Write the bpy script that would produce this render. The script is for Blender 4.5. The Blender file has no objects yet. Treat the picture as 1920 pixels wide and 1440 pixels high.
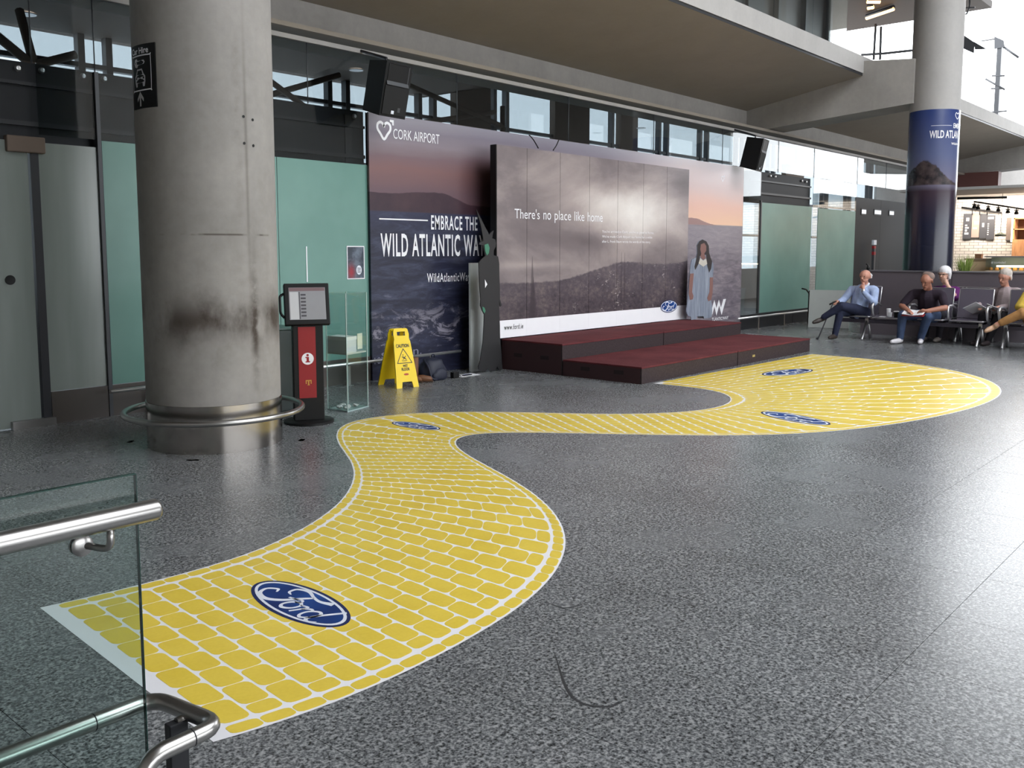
import bpy, bmesh, math, random
import numpy as np
from mathutils import Vector, Matrix
random.seed(7); rng = np.random.default_rng(7)
scene = bpy.context.scene
COL = scene.collection
PI = math.pi

# ------------------------------------------------------------------ camera
CAM_H, CAM_F, CAM_Y0 = 1.56, 1709.0, 650.0          # eye height (m), focal length and principal row (px, 1920x1440 frame)
PITCH = math.atan((CAM_Y0 - 472.0) / CAM_F)
AZIM = math.radians(41.196)
cam_d = bpy.data.cameras.new('camera'); cam = bpy.data.objects.new('camera', cam_d); COL.objects.link(cam)
cam.location = (0, 0, CAM_H)
cam.rotation_euler = (PI / 2 - PITCH, 0, AZIM - PI / 2)
cam_d.sensor_width = 36.0; cam_d.sensor_fit = 'HORIZONTAL'; cam_d.lens = CAM_F / 1920 * 36
cam_d.shift_y = -(720 - CAM_Y0) / 1920
cam_d.clip_start = 0.02; cam_d.clip_end = 300
scene.camera = cam
_F = np.array([math.cos(AZIM) * math.cos(PITCH), math.sin(AZIM) * math.cos(PITCH), -math.sin(PITCH)])
_R = np.array([math.sin(AZIM), -math.cos(AZIM), 0.0]); _U = np.cross(_R, _F); _C = np.array([0, 0, CAM_H])

# ------------------------------------------------------------------ world, exposure
world = bpy.data.worlds.new('overcast_sky'); scene.world = world; world.use_nodes = True
bg = world.node_tree.nodes['Background']; bg.inputs[0].default_value = (0.93, 0.965, 1.0, 1); bg.inputs[1].default_value = 4.0
SKY_X0, SKY_X1, SKY_Y0, SKY_Y1 = 3.5, 19.0, -11.0, 1.5        # skylight opening in the hall roof
vs = scene.view_settings
vs.view_transform = 'Standard'; vs.look = 'None'; vs.gamma = 1.0; vs.exposure = 0.74; vs.use_curve_mapping = False
scene.cycles.max_bounces = 8; scene.cycles.diffuse_bounces = 5; scene.cycles.glossy_bounces = 4
scene.cycles.transparent_max_bounces = 14; scene.cycles.transmission_bounces = 6
scene.cycles.sample_clamp_indirect = 6.0
scene.cycles.use_denoising = True
scene.cycles.caustics_reflective = False; scene.cycles.caustics_refractive = False

def portal(name, loc, rot, sx, sy):
    l = bpy.data.lights.new(name, 'AREA'); l.shape = 'RECTANGLE'; l.size = sx; l.size_y = sy
    l.cycles.is_portal = True
    o = bpy.data.objects.new(name, l); COL.objects.link(o); o.location = loc; o.rotation_euler = rot

# ------------------------------------------------------------------ measuring helpers: a point of the photograph on a known plane
def _ray(x, y): return _F * CAM_F + _R * (x - 960) - _U * (y - CAM_Y0)
def pz(x, y, z=0.0):
    d = _ray(x, y); return _C + d * ((z - CAM_H) / d[2])
def py(x, y, Y):
    d = _ray(x, y); return _C + d * (Y / d[1])
def px(x, y, X):
    d = _ray(x, y); return _C + d * (X / d[0])
def proj(P):
    v = np.asarray(P, float) - _C; c = v @ _F
    return np.stack([960 + CAM_F * (v @ _R) / c, CAM_Y0 - CAM_F * (v @ _U) / c], -1)

# ------------------------------------------------------------------ object helpers
def setp(o, label=None, cat=None, group=None, kind=None):
    if label: o['label'] = label
    if cat: o['category'] = cat
    if group: o['group'] = group
    if kind: o['kind'] = kind
    return o
def thing(name, label, cat, loc=(0, 0, 0), group=None, kind=None):
    o = bpy.data.objects.new(name, None); COL.objects.link(o); o.location = loc; o.empty_display_size = 0.1
    return setp(o, label, cat, group, kind)
def root_loc(o):
    v = Vector(o.location)
    return v
def attach(o, parent):
    if parent is not None:
        o.parent = parent
        t = Vector((0, 0, 0)); p = parent
        while p is not None:
            t += Vector(p.location); p = p.parent
        if parent.type == 'EMPTY':
            o.matrix_parent_inverse = Matrix.Translation(-t)
    return o
def mesh_obj(name, me, mat=None, parent=None):
    o = bpy.data.objects.new(name, me); COL.objects.link(o)
    if mat is not None and len(me.materials) == 0: me.materials.append(mat)
    return attach(o, parent)
def pyd(name, verts, faces, mat=None, parent=None, smooth=False):
    me = bpy.data.meshes.new(name); me.from_pydata([tuple(map(float, v)) for v in verts], [], faces); me.update()
    if smooth: me.polygons.foreach_set('use_smooth', [True] * len(me.polygons))
    return mesh_obj(name, me, mat, parent)
def bm_obj(name, bm, mat=None, parent=None, smooth=False):
    me = bpy.data.meshes.new(name); bmesh.ops.recalc_face_normals(bm, faces=bm.faces); bm.to_mesh(me); bm.free()
    if smooth: me.polygons.foreach_set('use_smooth', [True] * len(me.polygons))
    return mesh_obj(name, me, mat, parent)
def bbox_bm(bm, x0, x1, y0, y1, z0, z1, M=None, bevel=0.0):
    vs_ = [bm.verts.new(Vector(p) if M is None else M @ Vector(p)) for p in
           [(x0, y0, z0), (x1, y0, z0), (x1, y1, z0), (x0, y1, z0), (x0, y0, z1), (x1, y0, z1), (x1, y1, z1), (x0, y1, z1)]]
    fs = [bm.faces.new([vs_[i] for i in f]) for f in [(0, 3, 2, 1), (4, 5, 6, 7), (0, 1, 5, 4), (1, 2, 6, 5), (2, 3, 7, 6), (3, 0, 4, 7)]]
    if bevel > 0:
        es = list({e for f in fs for e in f.edges})
        bmesh.ops.bevel(bm, geom=es, offset=bevel, segments=2, affect='EDGES', profile=0.5)
def box(name, x0, x1, y0, y1, z0, z1, mat, parent=None, bevel=0.0, M=None):
    bm = bmesh.new(); bbox_bm(bm, min(x0, x1), max(x0, x1), min(y0, y1), max(y0, y1), min(z0, z1), max(z0, z1), M, bevel)
    return bm_obj(name, bm, mat, parent)
def frame(o, u, v):
    """matrix with x=u, y=v, z=u x v at o"""
    u = Vector(u).normalized(); v = Vector(v); v = (v - u * v.dot(u)).normalized(); w = u.cross(v)
    M = Matrix.Identity(4)
    for i in range(3): M[i][0], M[i][1], M[i][2], M[i][3] = u[i], v[i], w[i], o[i]
    return M
def tube_bm(bm, pts, r, seg=10, closed=False, cap=True):
    P = [Vector(p) for p in pts]; n = len(P); rr = r if hasattr(r, '__len__') else [r] * n
    T = []
    for i in range(n):
        a = P[(i - 1) % n] if (i > 0 or closed) else P[i]; b = P[(i + 1) % n] if (i < n - 1 or closed) else P[i]
        T.append((b - a).normalized())
    ref = Vector((0, 0, 1)) if abs(T[0].z) < 0.9 else Vector((1, 0, 0))
    N = (ref - T[0] * ref.dot(T[0])).normalized(); rings = []
    for i in range(n):
        N = (N - T[i] * N.dot(T[i]))
        N = N.normalized() if N.length > 1e-6 else T[i].orthogonal().normalized()
        Bn = T[i].cross(N)
        rings.append([bm.verts.new(P[i] + (N * math.cos(2 * PI * k / seg) + Bn * math.sin(2 * PI * k / seg)) * rr[i]) for k in range(seg)])
    for i in range(n if closed else n - 1):
        A, B = rings[i], rings[(i + 1) % n]
        for k in range(seg):
            f = bm.faces.new((A[k], A[(k + 1) % seg], B[(k + 1) % seg], B[k])); f.smooth = True
    if cap and not closed:
        bm.faces.new(list(reversed(rings[0]))); bm.faces.new(rings[-1])
def fillet(pts, r, n=6):
    P = [Vector(p) for p in pts]; out = [P[0]]
    for i in range(1, len(P) - 1):
        a, b, c = P[i - 1], P[i], P[i + 1]; d1 = (a - b); d2 = (c - b)
        rr = min(r, d1.length * .49, d2.length * .49); s = b + d1.normalized() * rr; e = b + d2.normalized() * rr
        for k in range(n + 1):
            t = k / n; out.append(s * (1 - t) ** 2 + b * 2 * t * (1 - t) + e * t * t)
    out.append(P[-1]); return out
def tube(name, pts, r, mat, parent=None, seg=10, closed=False, fil=0.0):
    bm = bmesh.new(); tube_bm(bm, fillet(pts, fil) if fil else pts, r, seg, closed)
    return bm_obj(name, bm, mat, parent)
def lathe(name, prof, mat, parent=None, center=(0, 0, 0), seg=32, smooth=True, M=None):
    bm = bmesh.new(); rings = []
    for (r, z) in prof:
        if r < 1e-6: rings.append([bm.verts.new((0, 0, z))])
        else: rings.append([bm.verts.new((r * math.cos(2 * PI * k / seg), r * math.sin(2 * PI * k / seg), z)) for k in range(seg)])
    for A, B in zip(rings, rings[1:]):
        for k in range(seg):
            a = A[k % len(A)], A[(k + 1) % len(A)]; b = B[k % len(B)], B[(k + 1) % len(B)]
            if len(A) == 1 and len(B) == 1: continue
            if len(A) == 1: bm.faces.new((a[0], b[1], b[0]))
            elif len(B) == 1: bm.faces.new((a[0], a[1], b[0]))
            else: bm.faces.new((a[0], a[1], b[1], b[0]))
    if len(rings[0]) > 1: bm.faces.new(list(reversed(rings[0])))
    if len(rings[-1]) > 1: bm.faces.new(rings[-1])
    MM = Matrix.Translation(center) if M is None else M
    bmesh.ops.transform(bm, matrix=MM, verts=bm.verts)
    o = bm_obj(name, bm, mat, parent)
    if smooth:
        o.data.polygons.foreach_set('use_smooth', [len(p.vertices) <= 4 for p in o.data.polygons])
        o.data.set_sharp_from_angle(angle=math.radians(40))
    return o
def curve_mesh(cu):
    o = bpy.data.objects.new('tmp', cu); COL.objects.link(o)
    dg = bpy.context.evaluated_depsgraph_get(); me = bpy.data.meshes.new_from_object(o.evaluated_get(dg))
    bpy.data.objects.remove(o); bpy.data.curves.remove(cu); me.materials.clear(); return me
def shape2d(name, loops, depth, M, mat, parent=None, warp=None):
    """flat plate cut from closed 2D loops (holes by even-odd fill), depth along frame +z"""
    cu = bpy.data.curves.new(name, 'CURVE'); cu.dimensions = '2D'; cu.fill_mode = 'BOTH'; cu.extrude = depth / 2
    for L in loops:
        sp = cu.splines.new('POLY'); sp.points.add(len(L) - 1); sp.use_cyclic_u = True
        for p, q in zip(sp.points, L): p.co = (q[0], q[1], 0, 1)
    me = curve_mesh(cu); me.name = name
    if warp: 
        for v in me.vertices: v.co = warp(v.co.x, v.co.y, v.co.z)
    else: me.transform(M @ Matrix.Translation((0, 0, depth / 2)))
    return mesh_obj(name, me, mat, parent)
def text(name, body, x0, x1, y0, y1, M, mat, parent=None, bold=0.0, warp=None, shear=0.0, spacing=1.0, depth=0.002):
    """lettering fitted into the rectangle x0..x1, y0..y1 of frame M"""
    cu = bpy.data.curves.new(name, 'FONT'); cu.body = body; cu.fill_mode = 'BOTH'; cu.offset = bold; cu.shear = shear; cu.space_character = spacing
    cu.resolution_u = 3; cu.extrude = 0.0
    me = curve_mesh(cu); me.name = name
    co = np.empty(len(me.vertices) * 3); me.vertices.foreach_get('co', co); co = co.reshape(-1, 3)
    a = co.min(0); b = co.max(0)
    co[:, 0] = x0 + (co[:, 0] - a[0]) / (b[0] - a[0]) * (x1 - x0); co[:, 1] = y0 + (co[:, 1] - a[1]) / (b[1] - a[1]) * (y1 - y0)
    co[:, 2] = depth
    if warp: co = np.array([warp(*p) for p in co])
    me.vertices.foreach_set('co', co.ravel()); me.update()
    if not warp: me.transform(M)
    return mesh_obj(name, me, mat, parent)
def catmull(pts, n=8, closed=False):
    P = np.asarray(pts, float); m = len(P); out = []
    for i in range(m if closed else m - 1):
        p0 = P[(i - 1) % m] if (closed or i > 0) else P[i] * 2 - P[i + 1]
        p1, p2 = P[i], P[(i + 1) % m]
        p3 = P[(i + 2) % m] if (closed or i + 2 < m) else p2 * 2 - p1
        for k in range(n):
            t = k / n
            out.append(0.5 * ((2 * p1) + (-p0 + p2) * t + (2 * p0 - 5 * p1 + 4 * p2 - p3) * t * t + (-p0 + 3 * p1 - 3 * p2 + p3) * t ** 3))
    if not closed: out.append(P[-1])
    return np.array(out)
def ribbon_geo(pts, widths, closed=False, n=8):
    """flat stroke: smooth line through pts with a width at each point -> verts(2D), faces"""
    q = catmull(np.c_[np.asarray(pts, float), np.asarray(widths, float)[:, None]], n, closed); c2 = q[:, :2]; w = q[:, 2]
    if closed: t = np.roll(c2, -1, 0) - np.roll(c2, 1, 0)
    else: t = np.gradient(c2, axis=0)
    t /= np.maximum(np.hypot(t[:, 0], t[:, 1]), 1e-9)[:, None]; nn = np.c_[-t[:, 1], t[:, 0]]
    L = c2 + nn * w[:, None] / 2; R = c2 - nn * w[:, None] / 2; k = len(c2)
    V = np.r_[L, R]; Fc = [(i, k + i, k + (i + 1) % k, (i + 1) % k) for i in range(k if closed else k - 1)]
    return V, Fc
def ribbons(name, strokes, M, mat, parent=None, z=0.0, warp=None):
    V = []; Fc = []
    for st in strokes:
        v, f = ribbon_geo(*st[:2], closed=(len(st) > 2 and st[2])); o = len(V)
        V += [(a, b, z) for a, b in v]; Fc += [tuple(o + i for i in q) for q in f]
    W = [warp(*p) for p in V] if warp else [M @ Vector(p) for p in V]
    return pyd(name, W, Fc, mat, parent)
def ellipse(a, b, n=48, cx=0, cy=0): return [(cx + a * math.cos(2 * PI * k / n), cy + b * math.sin(2 * PI * k / n)) for k in range(n)]

# ------------------------------------------------------------------ material helpers
def lin(c): c /= 255.0; return c / 12.92 if c <= 0.04045 else ((c + 0.055) / 1.055) ** 2.4
def S(r, g, b, k=1.0): return (min(lin(r) * k, .95), min(lin(g) * k, .95), min(lin(b) * k, .95), 1.0)
class E:
    def __init__(s, nt, k): s.nt = nt; s.k = k
    def _m(s, op, a, b=None, c=None):
        n = s.nt.nodes.new('ShaderNodeMath'); n.operation = op
        for i, q in enumerate((a, b, c)):
            if q is None: continue
            if isinstance(q, E): s.nt.links.new(q.k, n.inputs[i])
            else: n.inputs[i].default_value = float(q)
        return E(s.nt, n.outputs[0])
    def __add__(s, o): return s._m('ADD', s, o)
    __radd__ = __add__
    def __sub__(s, o): return s._m('SUBTRACT', s, o)
    def __rsub__(s, o): return s._m('SUBTRACT', o, s)
    def __mul__(s, o): return s._m('MULTIPLY', s, o)
    __rmul__ = __mul__
    def __truediv__(s, o): return s._m('DIVIDE', s, o)
    def pow(s, o): return s._m('POWER', s, o)
    def abs(s): return s._m('ABSOLUTE', s)
    def smin(s, o): return s._m('MINIMUM', s, o)
    def smax(s, o): return s._m('MAXIMUM', s, o)
    def gauss(s, c, w):
        d = (s - c) / w; return s._m('POWER', math.e, (d * d) * -1.0)
    def step(s, a, b):
        n = s.nt.nodes.new('ShaderNodeMapRange'); n.interpolation_type = 'SMOOTHSTEP'; n.clamp = True
        s.nt.links.new(s.k, n.inputs[0])
        for i, q in ((1, a), (2, b)):
            if isinstance(q, E): s.nt.links.new(q.k, n.inputs[i])
            else: n.inputs[i].default_value = q
        n.inputs[3].default_value = 0; n.inputs[4].default_value = 1
        return E(s.nt, n.outputs[0])
class MB:
    def __init__(s, name, rough=0.6, metal=0.0, spec=0.5, col=None):
        s.m = bpy.data.materials.new(name); s.m.use_nodes = True; s.nt = s.m.node_tree
        s.b = s.nt.nodes['Principled BSDF']; s.b.inputs['Roughness'].default_value = rough; s.b.inputs['Metallic'].default_value = metal
        s.b.inputs['Specular IOR Level'].default_value = spec
        if col: s.b.inputs['Base Color'].default_value = col
        s._xyz = None; s._pos = None
    def pos(s):
        if s._pos is None: s._pos = s.nt.nodes.new('ShaderNodeNewGeometry').outputs['Position']
        return s._pos
    def xyz(s):
        if s._xyz is None:
            n = s.nt.nodes.new('ShaderNodeSeparateXYZ'); s.nt.links.new(s.pos(), n.inputs[0]); s._xyz = [E(s.nt, n.outputs[i]) for i in range(3)]
        return s._xyz
    def vec(s, sx, sy, sz, off=(0, 0, 0)):
        n = s.nt.nodes.new('ShaderNodeMapping'); s.nt.links.new(s.pos(), n.inputs[0]); n.inputs['Scale'].default_value = (sx, sy, sz); n.inputs['Location'].default_value = off
        return n.outputs[0]
    def noise(s, scale, detail=4, rough=0.55, vec=None, dist=0.0):
        n = s.nt.nodes.new('ShaderNodeTexNoise'); s.nt.links.new(vec if vec is not None else s.pos(), n.inputs['Vector'])
        n.inputs['Scale'].default_value = scale; n.inputs['Detail'].default_value = detail; n.inputs['Roughness'].default_value = rough; n.inputs['Distortion'].default_value = dist
        return E(s.nt, n.outputs[0])
    def voro(s, scale, vec=None, out='Distance'):
        n = s.nt.nodes.new('ShaderNodeTexVoronoi'); s.nt.links.new(vec if vec is not None else s.pos(), n.inputs['Vector']); n.inputs['Scale'].default_value = scale
        return E(s.nt, n.outputs[out])
    def ramp(s, fac, stops, interp='LINEAR'):
        n = s.nt.nodes.new('ShaderNodeValToRGB'); s.nt.links.new(fac.k, n.inputs[0]); r = n.color_ramp; r.interpolation = interp
        while len(r.elements) < len(stops): r.elements.new(0.5)
        for e, (p, c) in zip(r.elements, stops): e.position = p; e.color = c
        return E(s.nt, n.outputs[0])
    def curve(s, fac, pts):
        n = s.nt.nodes.new('ShaderNodeFloatCurve'); s.nt.links.new(fac.k, n.inputs['Value']); c = n.mapping.curves[0]
        while len(c.points) < len(pts): c.points.new(0.5, 0.5)
        for p, q in zip(c.points, pts): p.location = q; p.handle_type = 'AUTO_CLAMPED'
        n.mapping.update(); return E(s.nt, n.outputs[0])
    def mix(s, fac, a, b, mode='MIX'):
        n = s.nt.nodes.new('ShaderNodeMix'); n.data_type = 'RGBA'; n.blend_type = mode
        for i, q in ((0, fac), (6, a), (7, b)):
            if isinstance(q, E): s.nt.links.new(q.k, n.inputs[i])
            else: n.inputs[i].default_value = q
        return E(s.nt, n.outputs[2])
    def base(s, e): s.nt.links.new(e.k, s.b.inputs['Base Color']); return s
    def rough(s, e): s.nt.links.new(e.k, s.b.inputs['Roughness']); return s
    def bump(s, e, strength=0.2, dist=0.01):
        n = s.nt.nodes.new('ShaderNodeBump'); n.inputs['Strength'].default_value = strength; n.inputs['Distance'].default_value = dist
        s.nt.links.new(e.k, n.inputs['Height']); s.nt.links.new(n.outputs[0], s.b.inputs['Normal']); return s
def plain(name, col, rough=0.6, metal=0.0, spec=0.5, var=0.06, scale=8.0):
    m = MB(name, rough, metal, spec); n = m.noise(scale, 4)
    lo = tuple(c * (1 - var) for c in col[:3]) + (1,); hi = tuple(min(1, c * (1 + var)) for c in col[:3]) + (1,)
    m.base(m.mix(n, lo, hi)); return m.m
def emis(name, col, strength):
    m = bpy.data.materials.new(name); m.use_nodes = True; nt = m.node_tree; nt.nodes.remove(nt.nodes['Principled BSDF'])
    e = nt.nodes.new('ShaderNodeEmission'); e.inputs[0].default_value = col; e.inputs[1].default_value = strength
    nt.links.new(e.outputs[0], nt.nodes['Material Output'].inputs[0]); return m
def glass(name, tint, rough=0.0, ior=1.45, refl=1.0):
    m = bpy.data.materials.new(name); m.use_nodes = True; nt = m.node_tree; nt.nodes.remove(nt.nodes['Principled BSDF'])
    t = nt.nodes.new('ShaderNodeBsdfTransparent'); t.inputs[0].default_value = tint
    g = nt.nodes.new('ShaderNodeBsdfGlossy'); g.inputs['Roughness'].default_value = rough; g.inputs[0].default_value = (refl, refl, refl, 1)
    lw = nt.nodes.new('ShaderNodeLayerWeight'); lw.inputs[0].default_value = .5; p5 = nt.nodes.new('ShaderNodeMath'); p5.operation = 'POWER'; p5.inputs[1].default_value = 5.0
    r0 = ((ior - 1) / (ior + 1)) ** 2; f = nt.nodes.new('ShaderNodeMath'); f.operation = 'MULTIPLY_ADD'; f.inputs[1].default_value = 1 - r0; f.inputs[2].default_value = r0
    nt.links.new(lw.outputs['Facing'], p5.inputs[0]); nt.links.new(p5.outputs[0], f.inputs[0])      # same reflectance from either side of the thin sheet
    x = nt.nodes.new('ShaderNodeMixShader'); nt.links.new(f.outputs[0], x.inputs[0]); nt.links.new(t.outputs[0], x.inputs[1]); nt.links.new(g.outputs[0], x.inputs[2])
    nt.links.new(x.outputs[0], nt.nodes['Material Output'].inputs[0]); return m
def concrete(name, col, var=0.25, streak=0.0, rough=0.75):
    m = MB(name, rough, 0, 0.35)
    n1 = m.noise(1.3, 6, .6); n2 = m.noise(14, 5, .6); n3 = m.noise(3.0, 4, .6, m.vec(1, 1, .12))
    f = n1 * 0.5 + n2 * 0.22 + n3 * 0.28
    d = tuple(c * (1 - var) for c in col[:3]) + (1,); h = tuple(c * (1 + var) for c in col[:3]) + (1,)
    m.base(m.ramp(f, [(.32, d), (.68, h)])).bump(n2, .12, .01)
    return m

MAT = {}
# floor granite
m = MB('granite_floor', 0.24, 0, 0.45)
a1 = m.noise(62, 3, .6, None, .4); a2 = m.noise(170, 2, .6); a3 = m.noise(1.1, 4, .6); vo = m.voro(95)
f = a1 * .62 + a2 * .28 + vo * .22
g = m.ramp(f, [(.40, S(34, 36, 38)), (.48, S(92, 94, 97)), (.57, S(134, 137, 140)), (.68, S(192, 193, 194))])
oi = m.nt.nodes.new('ShaderNodeObjectInfo'); rnd = E(m.nt, oi.outputs['Random'])
g2 = m.mix((a3 * .55 + rnd * .10 + .1), S(150, 150, 150), S(255, 255, 255))
m.base(m.mix(1.0, g, g2, 'MULTIPLY'))
m.rough(a3 * .06 + .24)
MAT['granite'] = m.m
MAT['joint'] = plain('floor_joint', S(38, 38, 40), .8)
MAT['conc'] = concrete('concrete', S(164, 160, 155), .18).m
MAT['conc_soffit'] = concrete('soffit_paint', S(150, 141, 130), .07).m
MAT['conc_light'] = concrete('concrete_light', S(168, 165, 162), .12).m
# stained column
m = concrete('column_concrete', S(147, 143, 139), .24); X, Y, Z = m.xyz()
nn = m.noise(5, 6, .65); n4 = m.noise(2.2, 5, .6, m.vec(1, 1, .5)); side = X * -.49 + Y * -.87      # towards the hall
fa = X * .87 - Y * .49                                                                # across the visible face
smudge = Z.gauss(1.03, .15) * n4.step(.34, .58) * 1.1 + Z.gauss(1.05, .45) * nn.step(.45, .75) * .35
stre = fa.gauss(.31, .028) * Z.gauss(1.02, .42) * nn.step(.3, .55) + fa.gauss(.28, .012) * Z.gauss(2.3, .9) * .45 + fa.gauss(.22, .03) * Z.gauss(2.6, 1.0) * nn.step(.4, .7) * .3
line = Z.gauss(1.69, .007) * m.noise(4, 3).step(.45, .6) * .8
base_sock = m.b.inputs['Base Color'].links[0].from_socket
m.base(m.mix((smudge * .78 + stre * .85 + line).smin(.93), E(m.nt, base_sock), S(58, 48, 40)))
MAT['column'] = m
MAT['steel'] = plain('brushed_steel', S(172, 170, 168), .28, 1.0, var=.05, scale=30)
MAT['steel_skirt'] = plain('satin_steel_sheet', S(166, 161, 156), .2, 1.0, var=.08, scale=3)
MAT['chrome'] = plain('polished_steel', S(225, 225, 225), .3, .85)
MAT['dark_metal'] = plain('dark_metal', S(45, 46, 50), .45, .3)
MAT['black'] = plain('black_plastic', S(15, 15, 16), .5, 0, .3)
MAT['black_cloth'] = plain('black_grille_cloth', S(20, 20, 21), .85)
MAT['white'] = plain('white_print', S(236, 236, 240), .45, var=.02)
MAT['grey_text'] = plain('dark_print', S(35, 35, 38), .5)
MAT['clear'] = glass('clear_glass', (.72, .75, .76, 1), 0.0, 1.5)
MAT['outer'] = glass('outer_glass', (.40, .425, .44, 1), 0.0, 1.4)
MAT['balus'] = glass('balustrade_glass', (.80, .88, .86, 1), 0.0, 1.45)
MAT['acryl'] = glass('acrylic_sheet', (.90, .94, .935, 1), 0.02, 1.42)
MAT['glass_edge'] = plain('glass_edge', S(30, 62, 56), .2)
m = MB('frosted_teal_glass', .3, 0, .35); n = m.noise(1.2, 3); m.base(m.ramp(n, [(.3, S(96, 136, 127)), (.7, S(110, 149, 140))])); MAT['frost'] = m.m
m = MB('frosted_grey_glass', .2, 0, .5); n = m.noise(1.0, 3, vec=m.vec(3, 1, .3)); m.base(m.ramp(n, [(.3, S(120, 128, 124)), (.7, S(142, 149, 146))])); MAT['frost_grey'] = m.m
MAT['header'] = plain('door_header_dark', S(34, 36, 40), .6, 0, .3)
MAT['plinth'] = plain('brown_plinth', S(72, 66, 62), .4)
MAT['brown'] = plain('brown_soffit', S(104, 90, 80), .7)
MAT['mullion'] = plain('grey_mullion', S(70, 72, 76), .45, .2)
MAT['vinyl_white'] = plain('white_floor_vinyl', S(232, 231, 236), .38, var=.03)
m = MB('yellow_floor_vinyl', .36, 0, .5); n = m.noise(3, 4); n2 = m.noise(60, 3)
m.base(m.ramp(n * .7 + n2 * .3, [(.3, S(216, 187, 58)), (.7, S(232, 205, 80))])); MAT['yellow'] = m.m
m = MB('blue_oval_print', .55, 0, .2)
MAT['oval_blue'] = m.base(m.ramp(m.noise(2.5, 2), [(.35, S(20, 34, 86)), (.65, S(30, 72, 140))])).m
MAT['oval_dark'] = plain('navy_oval_print', S(30, 42, 88), .55, 0, .2)
MAT['silver_print'] = plain('silver_print', S(222, 226, 236), .35, var=.02)
m = MB('stage_carpet', .9, 0, .15); n = m.noise(120, 3); n2 = m.noise(2, 4); m.base(m.ramp(n * .5 + n2 * .5, [(.35, S(76, 36, 40)), (.65, S(108, 55, 58))])).bump(n, .3, .004); MAT['carpet'] = m.m
m = MB('stage_side', .7, 0, .2); n = m.noise(60, 3); m.base(m.ramp(n, [(.3, S(46, 37, 39)), (.7, S(62, 52, 54))])); MAT['stage_side'] = m.m
MAT['stage_end'] = plain('stage_end_dark', S(56, 30, 34), .7)
MAT['sign_yellow'] = plain('yellow_sign_plastic', S(240, 206, 22), .35, var=.05)
MAT['seat_dark'] = plain('dark_perforated_seat', S(92, 86, 98), .45, .2)
MAT['alu'] = plain('cast_aluminium', S(205, 204, 206), .3, .9)
MAT['dark_wall'] = plain('dark_parapet', S(98, 91, 97), .45)

# ================================================================== THE SETTING
WY = 8.55                                   # glass wall plane
# ---- floor: 0.60 x 0.64 m granite slabs over a dark joint bed
floor = box('floor', -6, 36, -14, 14.2, -.25, -.004, MAT['joint']); setp(floor, 'polished grey speckled granite floor of the hall', None, None, 'structure')
TX, TY, GX, GY = .60, .64, 1.085, 1.075
bm = bmesh.new(); bbox_bm(bm, -TX / 2 + .0012, TX / 2 - .0012, -TY / 2 + .0012, TY / 2 - .0012, -.02, 0)
slab_me = bpy.data.meshes.new('floor_slab'); bm.to_mesh(slab_me); bm.free(); slab_me.materials.append(MAT['granite'])
cells = []
for i in range(-12, 60):
    for j in range(-24, 12):
        cx, cy = GX + (i + .5) * TX, GY + (j + .5) * TY
        if cx > 36 or cy > 8.7 or cx < -6 or cy < -14: continue
        d = (np.array([cx, cy, 0]) - _C) @ _F; q = proj((cx, cy, 0)) if d > .5 else np.array([-9e3, 0])
        inside = d > .5 and -250 < q[0] < 2170 and 440 < q[1] < 1700
        hidden = 8.9 < cx < 13.9 and cy > 5.9
        cells.append((d if inside and not hidden else 1e3 + abs(d), cx, cy))
cells.sort(); rest = []
for k, (d, cx, cy) in enumerate(cells):
    if k < 300 and d < 1e3:
        o = bpy.data.objects.new('floor_slab', slab_me); COL.objects.link(o); o.location = (cx, cy, 0); o.parent = floor
    else: rest.append((cx, cy))
V = []; Fc = []
for cx, cy in rest:
    o = len(V); a, b = TX / 2 - .0012, TY / 2 - .0012
    V += [(cx - a, cy - b, 0), (cx + a, cy - b, 0), (cx + a, cy + b, 0), (cx - a, cy + b, 0)]; Fc.append((o, o + 1, o + 2, o + 3))
setp(pyd('floor_slab', V, Fc, MAT['granite'], floor), kind='stuff')
# scuff marks on the floor, brass inset
for (pts, w) in (([(1040, 1225), (1062, 1290), (1090, 1318), (1140, 1325), (1175, 1312)], .012), ([(1022, 1128), (1060, 1140), (1110, 1128)], .010)):
    q = [pz(*p)[:2] for p in pts]; v, f = ribbon_geo(q, [w * .3] + [w] * (len(q) - 2) + [w * .3])
    pyd('scuff_mark', [(a, b, .0006) for a, b in v], f, MAT['joint'], floor)

# ---- left glass wall
wall = thing('wall_left', None, None, (0, WY, 0), kind='structure')
setp(wall, 'long glass partition wall with frosted lower panes and dark door headers')
def pane(x0, x1, z0, z1, mat, name, y=WY): return box(name, x0 + .004, x1 - .004, y - .006, y + .006, z0, z1, mat, wall)
joints = [-3.2, -1.0, 1.2, 3.39, 3.94, 6.31, 8.67, 11.05, 13.4, 15.8, 18.2, 20.02, 22.6, 24.6, 27.0, 30]
for a, b in zip(joints, joints[1:]): pane(a, b, 3.215, 3.86, MAT['clear'], 'clear_pane')
for a, b in zip(joints, joints[1:]):
    tube('pane_joint', [(a, WY - .007, 3.2), (a, WY - .007, 3.86)], .006, MAT['mullion'], wall, 6)
# clear panes behind/around the murals and to the right
pane(16.62, 17.45, .30, 3.21, MAT['clear'], 'clear_pane'); pane(20.02, 20.3, .3, 3.21, MAT['clear'], 'clear_pane')
pane(20.02, 22.6, 2.56, 3.21, MAT['clear'], 'clear_pane'); pane(3.42, 7.15, 2.59, 3.21, MAT['clear'], 'clear_pane')
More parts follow.
